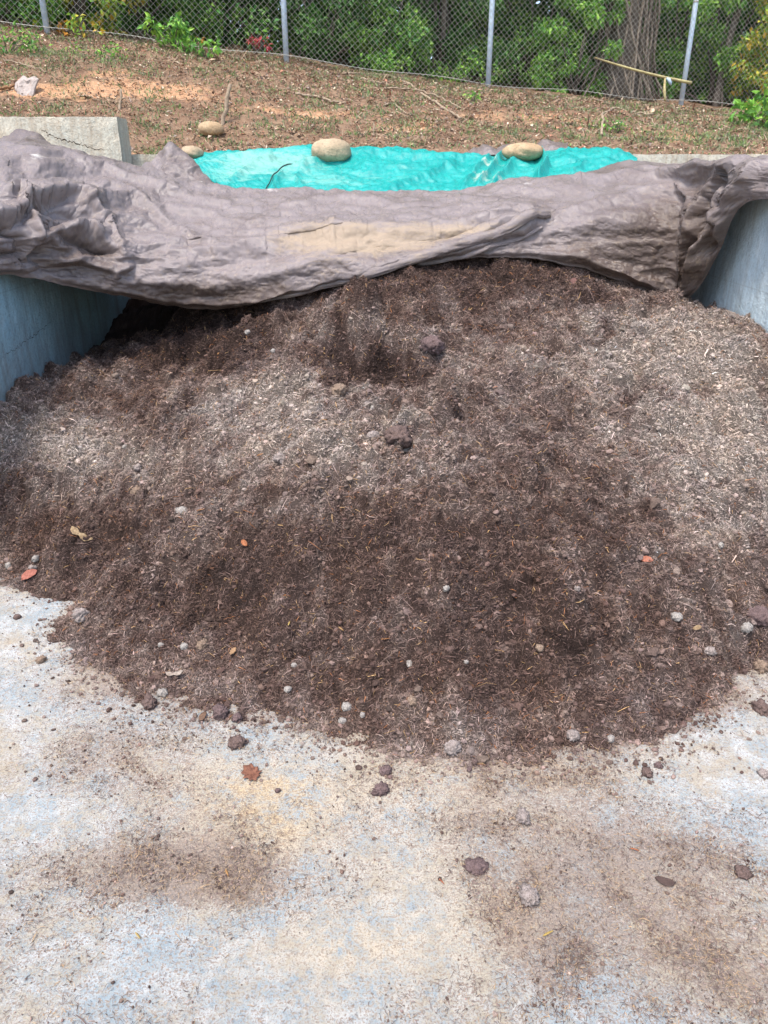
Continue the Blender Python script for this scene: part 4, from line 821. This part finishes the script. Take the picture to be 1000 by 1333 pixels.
BK = [(-60,10.6,1.9,1.3,9000,GREEN,'dark leafy shrub behind the fence at the left frame edge'),
 (20,9.9,1.3,.9,4500,GREEN,'low dark shrub behind the fence left of the first post'),
 (118,9.9,1.5,.8,4200,YELL,'yellow and green leaved shrub right of the first fence post'),
 (190,10.5,2.0,1.2,9000,GREEN,'dense mid green shrub behind the fence, second from the first post'),
 (270,10.9,2.1,1.1,9000,DARK,'shady green shrub in front of the slim left trunk'),
 (420,11.1,2.1,1.2,9000,DARK,'shady green shrub right of the second fence post'),
 (500,11.0,1.9,.9,6000,GREEN,'mid green shrub left of the paired middle trunks'),
 (590,11.4,2.2,1.1,9000,DARK,'dark shrub left of the third fence post'),
 (690,11.6,2.2,1.1,9000,GREEN,'green hanging shrub right of the third fence post'),
 (745,11.0,2.0,.7,4500,BRIGHT,'bright green drooping shrub left of the vine wrapped trunk'),
 (872,11.8,2.2,1.0,8000,GREEN,'green shrub between the vine wrapped trunk and last post'),
 (925,11.6,2.3,.9,7000,BRIGHT,'bright green shrub right of the last fence post'),
 (1000,11.2,1.5,.7,4500,YELL,'yellowish bush behind the fence at the right frame edge'),
 (1080,11.8,2.4,1.3,8000,GREEN,'tall green shrub beyond the right frame edge'),
 (560,11.9,2.5,1.6,7000,GREEN,'tall pale green shrub behind the paired middle trunks'),(330,11.8,2.6,1.6,8000,GREEN,'tall shrub filling the space behind the slim left trunk'),(800,12.6,2.9,1.6,8000,DARK,'tall dark shrub behind the vine wrapped trunk'),(80,11.6,2.7,1.6,8000,DARK,'tall dark shrub behind the yellow leaved shrub')]
for i,(px_,d,h,w,n,cols,lab) in enumerate(BK): shrub(px_,d,h,w,n,cols,lab,500+i)
def tree(px,d,r0,h,label,seed,mat,lean=0,wraps=0,crown=6000,cols=GREEN):
    r = np.random.default_rng(seed); x = (px-500)/F*d; y = (d+(2.6-CZ)*sp)/cp; z = tz(x,y); e = empty('tree',(x,y,z)); tag(e,label,'tree','trees behind the fence')
    t = np.linspace(0,1,26); C_ = np.stack([lean*t*h+.06*np.sin(t*7+seed),.05*np.sin(t*5+2*seed),t*h-.1],-1); rad = r0*(1-.55*t)*(1+.5*np.exp(-t*30))
    parts = [tube(C_,rad,14,.18,seed)]; cs=[]
    for k in range(9):
        i = int(26*(.62+.04*k)); a = r.uniform(0,6.28); l = r.uniform(1,2)*(1-.3*k/9); tip = C_[min(i,25)]+[math.cos(a)*l,math.sin(a)*l,r.uniform(.3,1)]; parts.append(tube(np.array([C_[min(i,25)],(C_[min(i,25)]+tip)/2+[0,0,.1],tip]),[r0*.4,r0*.25,.02],6)); cs.append(tip); cs.append((C_[min(i,25)]+tip)/2+r.normal(0,.3,3))
    V,fs = merge(parts); mesh('trunk',V,fs,mat,e); cs.append(C_[-1])
    if wraps:
        vp=[]
        for k in range(wraps):
            a0 = r.uniform(0,6.28); tw_ = r.uniform(-.6,.6); off = r.uniform(1.0,1.9); tt = np.linspace(0,.5,40); cc_ = np.stack([np.interp(tt,t,C_[:,i]) for i in range(3)],-1); rr_ = np.interp(tt,t,rad)*off+.01+.02*np.sin(tt*60+k)
            vp.append(tube(cc_+np.stack([np.cos(a0+tw_*tt*12)*rr_,np.sin(a0+tw_*tt*12)*rr_,0*tt],-1),r.uniform(.008,.022),5,.2,k))
        V,fs = merge(vp); mesh('vines',V,fs,m_bark2,e)
    cs = np.array(cs); sp_ = r.uniform(.5,1.0,len(cs)); q = leafcloud(crown,r,cs,sp_,cols,.07,.13); leaves('crown',*q,m_leaf,e,droop=.15)
tree(345,10.7,.075,5.5,'slim grey trunked tree left of the second fence post',601,m_bark2,-.02)
tree(405,10.9,.04,4.8,'thin stemmed tree just right of the second fence post',602,m_bark,.03,2,4000)
tree(545,11.1,.12,7,'thick brown trunked tree in the middle, left one of the pair',603,m_bark,.0,3)
tree(568,11.0,.04,5,'thin grey trunked tree right beside the thick middle trunk',604,m_bark2,.03,0,4000)
tree(798,10.9,.25,8,'broad old tree trunk wrapped in grey climbing vines',605,m_bark,.02,44,6000)
tree(737,11.3,.025,4.5,'thin dark sapling left of the vine wrapped trunk',606,m_bark,.01,0,3000)
tree(938,11.0,.045,5.5,'slanting slim brown tree right of the last fence post',607,m_bark,.06,1,5000,BRIGHT)
tree(30,12.4,.12,7,'dark trunked tree far behind the first fence post',608,m_bark,.02)
tree(660,13.0,.13,8,'dark trunked tree deep in the wood right of the third post',609,m_bark,-.02)
# distant wood mass
r = np.random.default_rng(77); nw=900; cs = np.stack([r.uniform(-14,15,nw),r.uniform(14.2,20,nw),2.2+9*r.random(nw)**1.4],-1); q = leafcloud(120000,r,cs,r.uniform(.6,1.2,nw),DARK,.2,.42)
wd = leaves('woodland',*q,m_leaf,droop=.15); tag(wd,'dark dense woodland filling the background behind the fence','woodland',kind='stuff')
# weeds in front of / under the fence
def weed(px,py,h,w,n,cols,label,seed,lo=.03,hi=.06,name='weed'):
    q = bank_hit(px,py); r = np.random.default_rng(seed); e = empty(name,q); tag(e,label,'plant')
    c = np.stack([r.normal(0,w*.4,9),r.normal(0,w*.3,9),r.uniform(.1,1,9)*h],-1); st=[tube(np.array([[0,0,-.02],k*[.5,.5,.6],k]),[.004,.003,.002],4) for k in c]
    V,fs = merge(st); mesh('stems',V,fs,m_bark,e); leaves('foliage',*leafcloud(n,r,c,np.full(9,w*.28),cols,lo,hi),m_leaf,e,droop=.15)
RED = np.array([srgb(196,70,84),srgb(170,60,70),srgb(206,96,96)]); ORG = np.array([srgb(216,166,66),srgb(200,140,60)])
weed(228,66,.32,.34,300,BRIGHT,'bright green weed clump in front of the fence, left of the yellow tipped one',701,.05,.09)
weed(268,75,.2,.18,90,BRIGHT,'small green weed with yellow leaf cluster beside it under the fence',702,.05,.09)
weed(262,62,.1,.08,22,ORG,'small cluster of yellow leaves at the fence foot',703,.05,.08)
weed(333,70,.17,.16,60,RED,'small crimson leaved seedling at the fence foot left of the second post',704,.05,.08)
weed(480,80,.34,.5,520,BRIGHT,'leafy green weed patch under the fence left of the branch',705,.05,.09)
weed(497,96,.16,.45,420,BRIGHT,'low bright green weed patch at the head of the long branch',706,.04,.07)
weed(560,100,.12,.75,500,BRIGHT,'low strip of bright ground ivy under the fence left of the third post',707,.03,.06)
weed(615,104,.13,.5,300,BRIGHT,'small ground ivy patch touching the third fence post',708,.03,.06)
weed(110,52,.2,.2,80,YELL,'yellow green seedling at the fence foot right of the first post',709,.05,.08)
weed(93,45,.16,.15,34,ORG,'orange leaved seedling under the yellow leaved shrub',710,.06,.1)
weed(616,134,.1,.12,50,BRIGHT,'tiny green weed on the bank below the third fence post',711,.03,.05)
weed(992,165,.32,.35,260,BRIGHT,'upright grassy weed at the right frame edge of the bank',712,.06,.12)
weed(805,174,.1,.2,90,GREEN,'small dark green tuft on the right part of the bank',713,.03,.05)
weed(10,70,.14,.5,260,GREEN,'low green weeds on the bank at the far left',714,.03,.06)
weed(150,78,.08,.5,200,BRIGHT,'thin green sprouts on the upper left bank',715,.03,.05)

# ================================================================== SMALL THINGS ON THE HEAP AND THE CONCRETE
def heap_hit(px,py):
    Ys = np.linspace(.8,5,1500); q = at(np.full(1500,px),np.full(1500,py),Ys); h = np.maximum(heap_z(q[:,0],q[:,1]),0); k = np.argmax(q[:,2]<=h); q = q[k]; q[2] = h[k]; e=.01
    x,y = q[0],q[1]; hh_ = lambda a,b: max(float(heap_z(np.array([a]),np.array([b]),False)[0]),0)
    n = np.array([-(hh_(x+e,y)-hh_(x-e,y))/(2*e),-(hh_(x,y+e)-hh_(x,y-e))/(2*e),1]); return q, n/np.linalg.norm(n)
def flatleaf(name,label,px,py,size,outline,mat,rot,seed,curl=.12,cat='leaf',up=.006,group=None):
    q,n = heap_hit(px,py); r = np.random.default_rng(seed); t = np.array([math.cos(rot),math.sin(rot),0]); t -= n*(t@n); t /= np.linalg.norm(t); s = np.cross(n,t)
    o_ = np.array(outline,float); k = len(o_); rings=[]
    for f_ in (1,.75,.5,.25): rings.append(o_*f_)
    uv = np.vstack(rings+[np.zeros((1,2))]); h = curl*(uv[:,0]**2*.6+uv[:,1]**2)+.07*fbm(uv[:,0]*2.3+seed,uv[:,1]*2.3,seed,3)-.03*np.exp(-(uv[:,1]/.06)**2)
    V = (uv[:,:1]*t+uv[:,1:]*s)*size+n*(h[:,None]*size+up); i = np.arange(k); j=(i+1)%k
    qd = np.vstack([np.stack([i+m_*k,j+m_*k,j+(m_+1)*k,i+(m_+1)*k],-1) for m_ in range(3)]); tr = np.stack([i+3*k,j+3*k,np.full(k,4*k)],-1)
    o = mesh(name,V,[qd,tr],mat); so = o.modifiers.new('thickness','SOLIDIFY'); so.thickness = .0008; o.location = tuple(q); return tag(o,label,cat,group)
OV = [(1,0),(.75,.28),(.35,.42),(-.1,.4),(-.55,.26),(-.9,.05),(-.6,-.22),(-.15,-.38),(.35,-.4),(.75,-.25)]
MAPLE = [(1,.05),(.7,.22),(.62,.5),(.4,.42),(.3,.75),(.08,.5),(-.25,.62),(-.35,.36),(-.8,.3),(-.7,.05),(-.85,-.3),(-.45,-.38),(-.2,-.66),(.05,-.45),(.35,-.7),(.45,-.35),(.8,-.35),(.72,-.1)]
RAG = [(1,.1),(.7,.35),(.4,.2),(.1,.3),(-.2,.15),(-.6,.4),(-1,.25),(-.85,-.1),(-.5,-.3),(-.1,-.12),(.2,-.3),(.6,-.4),(.8,-.1)]
TRI = [(1,.1),(.5,.5),(-.1,.6),(-.7,.35),(-.9,-.2),(-.3,-.35),(.2,-.3),(.7,-.25)]
def lm(a,b,n): return mat_simple(n,srgb(*a)*.55,srgb(*b)*.42,110,.75,.002,150)
flatleaf('fallen_leaf','torn beige dry leaf lying on the left slope of the heap',105,699,.055,RAG,lm((206,178,138),(176,146,108),'beige_leaf'),-.35,1,.2,up=.012)
flatleaf('fallen_leaf','salmon pink leaf at the left toe of the heap',40,751,.04,TRI,lm((206,132,112),(180,108,90),'pink_leaf'),.6,2,.15,up=.012)
flatleaf('fallen_leaf','small orange leaf standing on the middle left of the heap',322,709,.026,OV,lm((214,140,96),(190,116,76),'orange_leaf'),2.2,3,.2,up=.012)
flatleaf('fallen_leaf','small salmon leaf on the right slope of the heap',842,730,.025,TRI,lm((216,140,112),(190,116,90),'salmon_leaf'),-.4,4,.1,up=.012)
flatleaf('fallen_leaf','pinkish leaf near the crest of the heap under the tarp edge',744,368,.04,OV,lm((170,128,118),(150,108,100),'dusky_leaf'),1.0,5,.1,up=.014)
flatleaf('fallen_leaf','dry reddish brown lobed leaf lying on the concrete',327,1008,.042,MAPLE,lm((170,116,90),(132,84,66),'red_brown_leaf'),-1.1,6,.15)
flatleaf('fallen_leaf','pale crumpled leaf scrap at the front left toe of the heap',228,880,.03,RAG,lm((206,190,174),(172,152,136),'pale_leaf'),.2,7,.3,up=.01)
flatleaf('fallen_leaf','small tan leaf scrap low on the heap left of centre',305,850,.018,MAPLE,lm((196,156,116),(164,126,92),'tan_leaf'),.8,8,.3,up=.01)
flatleaf('fallen_leaf','thin tan leaf sliver on the right edge slope of the heap',905,818,.02,OV,lm((196,166,126),(170,138,102),'tan_sliver_leaf'),.4,9,.1,up=.01)
flatleaf('fallen_leaf','brown leaf lying at the heap toe beside the purple clod',265,936,.024,TRI,lm((150,118,94),(128,98,78),'brown_leaf'),1.4,10,.1,up=.01)
flatleaf('dark_leaf','flat dark brown square leaf stuck on the right side concrete',866,1149,.026,TRI,lm((112,90,82),(98,78,70),'dark_leaf_brown'),2.7,11,.02)
def chip(label,px,py,size,a,b,rot,seed,group='wood chips and splinters'):
    q,n = heap_hit(px,py); t = np.array([math.cos(rot),math.sin(rot),.1]); s = np.array([-math.sin(rot),math.cos(rot),0]); u = np.linspace(-1,1,7); w = np.array([.05,.16,.2,.19,.17,.12,.03])
    cpt = t*u[:,None]*size+n*(.004+.003*np.cos(u*1.3))[:,None]
    V = np.vstack([cpt+s*w[:,None]*size,cpt-s*w[:,None]*size,cpt+n*.0025]); i=np.arange(6); f=np.vstack([np.stack([i,i+1,i+15,i+14],-1),np.stack([i+14,i+15,i+8,i+7],-1),np.stack([i+7,i+8,i+1,i],-1)])
    o = mesh('wood_chip',V,f,lm(a,b,'wood_chip_%d'%seed),smooth=False); o.location=tuple(q); tag(o,label,'wood chip',group)
chip('yellow wood chip on the concrete below the fuzzy grey clod',713,1218,.014,(222,190,110),(200,166,90),.4,1)
chip('orange seed like chip on the dirty patch of the left concrete',296,1139,.013,(220,170,110),(196,140,84),-1.1,2)
chip('thin yellow splinter on the concrete at the lower left',180,1220,.013,(216,190,120),(190,160,96),-.8,3)
chip('yellow chip standing low on the heap left of centre',378,812,.013,(222,190,110),(200,160,90),1.4,4)
chip('orange splinter on the upper left heap below the tarp edge',285,461,.016,(226,170,110),(200,140,84),1.5,5)
chip('orange splinter on the left slope of the heap',243,572,.018,(206,160,110),(180,130,84),-.8,6)
chip('bright orange chip in the lighter part of the heap',338,593,.018,(226,160,96),(200,130,70),.7,7)
chip('orange splinter beside the pale stone on the left slope',262,665,.018,(206,150,96),(180,120,70),.3,8)
chip('tan splinter on the heap face left of its centre line',445,820,.018,(206,166,116),(180,140,94),-1.0,9)
chip('orange splinter in the middle of the heap face',502,832,.016,(206,146,90),(180,120,70),.05,10)
chip('reddish chip on the concrete at the lower centre',575,1150,.011,(196,120,84),(170,96,66),-1.0,11)
chip('orange fleck on the gritty concrete right of centre',826,1108,.011,(206,130,84),(180,106,66),-.5,12)

def clodmat(n,a,b,c):
    m = M(n,.95,.12); x = m.mix(m.map(m.noise(70,8,.8),.42,.58),srgb(*a),srgb(*b)); x = m.mix(m.map(m.noise(260,6,.8),.48,.62),x,srgb(*c)); m.set('Base Color',x); m.bump(m.noise(150,8,.8),.005,.8); return m.m
KM = {'w':clodmat('white_pebble',(164,158,150),(140,134,128),(104,96,90)),'g':clodmat('grey_clod',(160,148,142),(134,124,118),(100,90,84)),'d':clodmat('dark_clod',(116,98,92),(98,82,76),(70,58,54)),'p':clodmat('purple_brown_clod',(118,100,98),(98,82,80),(72,60,58)),'t':clodmat('tan_clod',(150,130,112),(126,108,94),(92,78,68))}
def pebble(label,px,py,wpx,kind,seed,flat=.7,name='pebble',cat='pebble',group='pebbles and clods',sharp=.15,sink=.42):
    q,n = heap_hit(px,py); d = q[1]*cp-(q[2]-CZ)*sp; r_ = wpx/2/F*d*.9; sink = sink if q[2] < .02 else sink+.22; r = np.random.default_rng(seed)
    o = rock(name,q+n*r_*(flat-sink),(r_,r_*r.uniform(.7,.95),r_*flat),KM[kind],seed,4,.22,r.uniform(0,3),sharp); return tag(o,label,cat,group)
PB = [('pale blue grey pebble on the left slope of the heap',237,667,20,'w'),('round grey clod at the left toe of the heap',107,802,26,'g'),('smooth grey pebble on the concrete beside the dark clod',212,905,17,'w'),('round dark clod left of the smooth grey pebble',195,918,25,'d'),
('round purple brown clod at the heap toe',287,931,27,'p'),('small brown clod right of the purple brown one',310,936,15,'p'),('white pebble at the middle of the heap toe',452,921,15,'w'),('small white pebble just below the white pebble at the toe',446,939,12,'w'),('tiny white pebble right of the white toe pebble',472,932,9,'w'),
('small white pebble half in the heap left of the toe pebbles',375,898,12,'w'),('beige pebble low on the heap right of centre toe',536,912,16,'t'),('fuzzy grey clod at the centre right toe of the heap',588,976,26,'g'),('dark clod on the concrete, upper of a pair near centre',502,1006,17,'p'),('dark clod on the concrete, lower of a pair near centre',496,1031,24,'p'),
('dark gritty clod between the heap toe and lobed leaf',309,970,24,'d'),('tiny reddish clod right of the lobed leaf',362,1030,9,'p'),('fuzzy grey clod on the concrete under the fuzzy toe clod',681,1067,26,'g'),('large fuzzy grey clod on the lower right concrete',688,1170,34,'g'),('flattened brown clod on the middle right concrete',620,1130,36,'p'),
('crumbly black clod at the right edge of the concrete',966,1139,22,'d'),('small dark clod on concrete below the heap right of centre',618,994,11,'d'),('small crumb beside the dark one under the heap toe',611,1003,9,'p'),('grey pebble in the right toe of the heap by a white fleck',970,818,19,'w'),('oval grey pebble standing on the right slope of the heap',881,803,16,'w'),
('beige pebble in the lower right heap face',702,846,14,'t'),('small oval pebble low in the heap centre',534,865,13,'w'),('grey round clod beside the undercut lump',751,767,10,'g'),('grey clod at the heap toe left of the beige stone',745,958,19,'g'),('pale stone at the heap toe right of centre',794,963,13,'w'),
('dark clod at the right end of the heap toe',990,925,26,'d'),('rounded brown clod on the right toe slope of the heap',987,805,34,'p'),('tan clod above the right end of the heap toe',990,870,22,'t'),('large round brown clod bulging from the middle of the heap',518,570,40,'d'),('pale stone below right of the large bulging clod',530,585,18,'w'),
('knobbly brown clod in the upper middle of the heap',562,450,32,'p'),('pale clod on the shelf in front of the hollow',440,512,26,'t'),('grey clod on the light left part of the heap',365,598,20,'g'),('small white pebble near the orange chip on the heap',485,532,10,'w'),('grey clod left of the bulging clod',485,568,18,'g'),
('small white pebble in the upper left heap',322,434,10,'w'),('second small white pebble in the upper heap, near the crest hollow',356,458,9,'w'),('white fleck pebble left of centre on the heap',163,582,8,'w'),('grey clod on the left slope above the pale pebble',180,611,16,'g'),('tan clod on the left slope beside a grey clod',179,640,18,'t'),
('small grey clod near the salmon leaf at the left toe',47,729,12,'w'),('flat grey clod above the salmon leaf',43,738,15,'g'),('white flake pebble at the far left toe',12,736,12,'w'),('pale stone low on the left heap face',240,842,14,'w'),('tan clod low on the left heap face',264,840,18,'t'),('pale pebble in the left heap face above the leaf scrap',210,840,9,'w'),
('small white stone on the heap face right of the tan leaf scrap',383,867,9,'w'),('tiny dark pebble on the left concrete',23,805,11,'d'),('small tan clod lying on the left concrete',54,861,15,'t'),('pale pebble on the middle face of the heap',581,766,12,'w'),('tiny pale pebble low in the heap right of centre',607,862,8,'w'),('pale pebble high on the right slope',937,710,12,'w'),('grey clod low on the right slope above the toe',924,848,16,'g'),('dark clod lying on the right concrete under the toe',842,1008,17,'d'),('small brown clod beside the dark clod on right concrete',857,998,11,'p'),('greyish clod at the right edge of the concrete',994,1010,16,'g')]
for i,(lab,a,b,w,k_) in enumerate(PB): pebble(lab,a,b,w,k_,900+i,.42 if 'flatten' in lab or 'flat' in lab else .72, 'clod' if 'clod' in lab or 'crumb' in lab else 'pebble','clod' if 'clod' in lab or 'crumb' in lab else 'pebble',sharp=.6 if 'clod' in lab else .3)

# ================================================================== LIGHT, WORLD, CAMERA
w = bpy.data.worlds.new('World'); S.world = w; w.use_nodes = True; nt = w.node_tree; sky = nt.nodes.new('ShaderNodeTexSky'); sky.sky_type = 'NISHITA'; sky.sun_disc = False
EL, AZ = R(67), R(214)        # azimuth: clockwise from +Y; light comes from behind-left of the camera
sky.sun_elevation = EL; sky.sun_rotation = AZ; sky.air_density = 1.0; sky.dust_density = 3.0; sky.ozone_density = 1
nt.links.new(sky.outputs[0], nt.nodes['Background'].inputs[0]); nt.nodes['Background'].inputs[1].default_value = .145
sl = bpy.data.lights.new('sun','SUN'); sl.energy = 1.4; sl.angle = R(10); sl.color = (1,.96,.9); so_ = bpy.data.objects.new('sun',sl); COL.objects.link(so_)
dirv = Vector((math.sin(AZ)*math.cos(EL), math.cos(AZ)*math.cos(EL), math.sin(EL))); so_.rotation_euler = dirv.to_track_quat('Z','Y').to_euler()
cd = bpy.data.cameras.new('camera'); co = bpy.data.objects.new('camera',cd); COL.objects.link(co); S.camera = co
cd.sensor_fit = 'VERTICAL'; cd.sensor_height = 36; cd.lens = F/1333*36; cd.clip_end = 2000; cd.clip_start = .05
co.location = (0,0,CZ); co.rotation_euler = (R(90)-PITCH,0,0)
S.view_settings.view_transform = 'Standard'; S.view_settings.look = 'None'; S.view_settings.exposure = 1.42; S.view_settings.gamma = 1
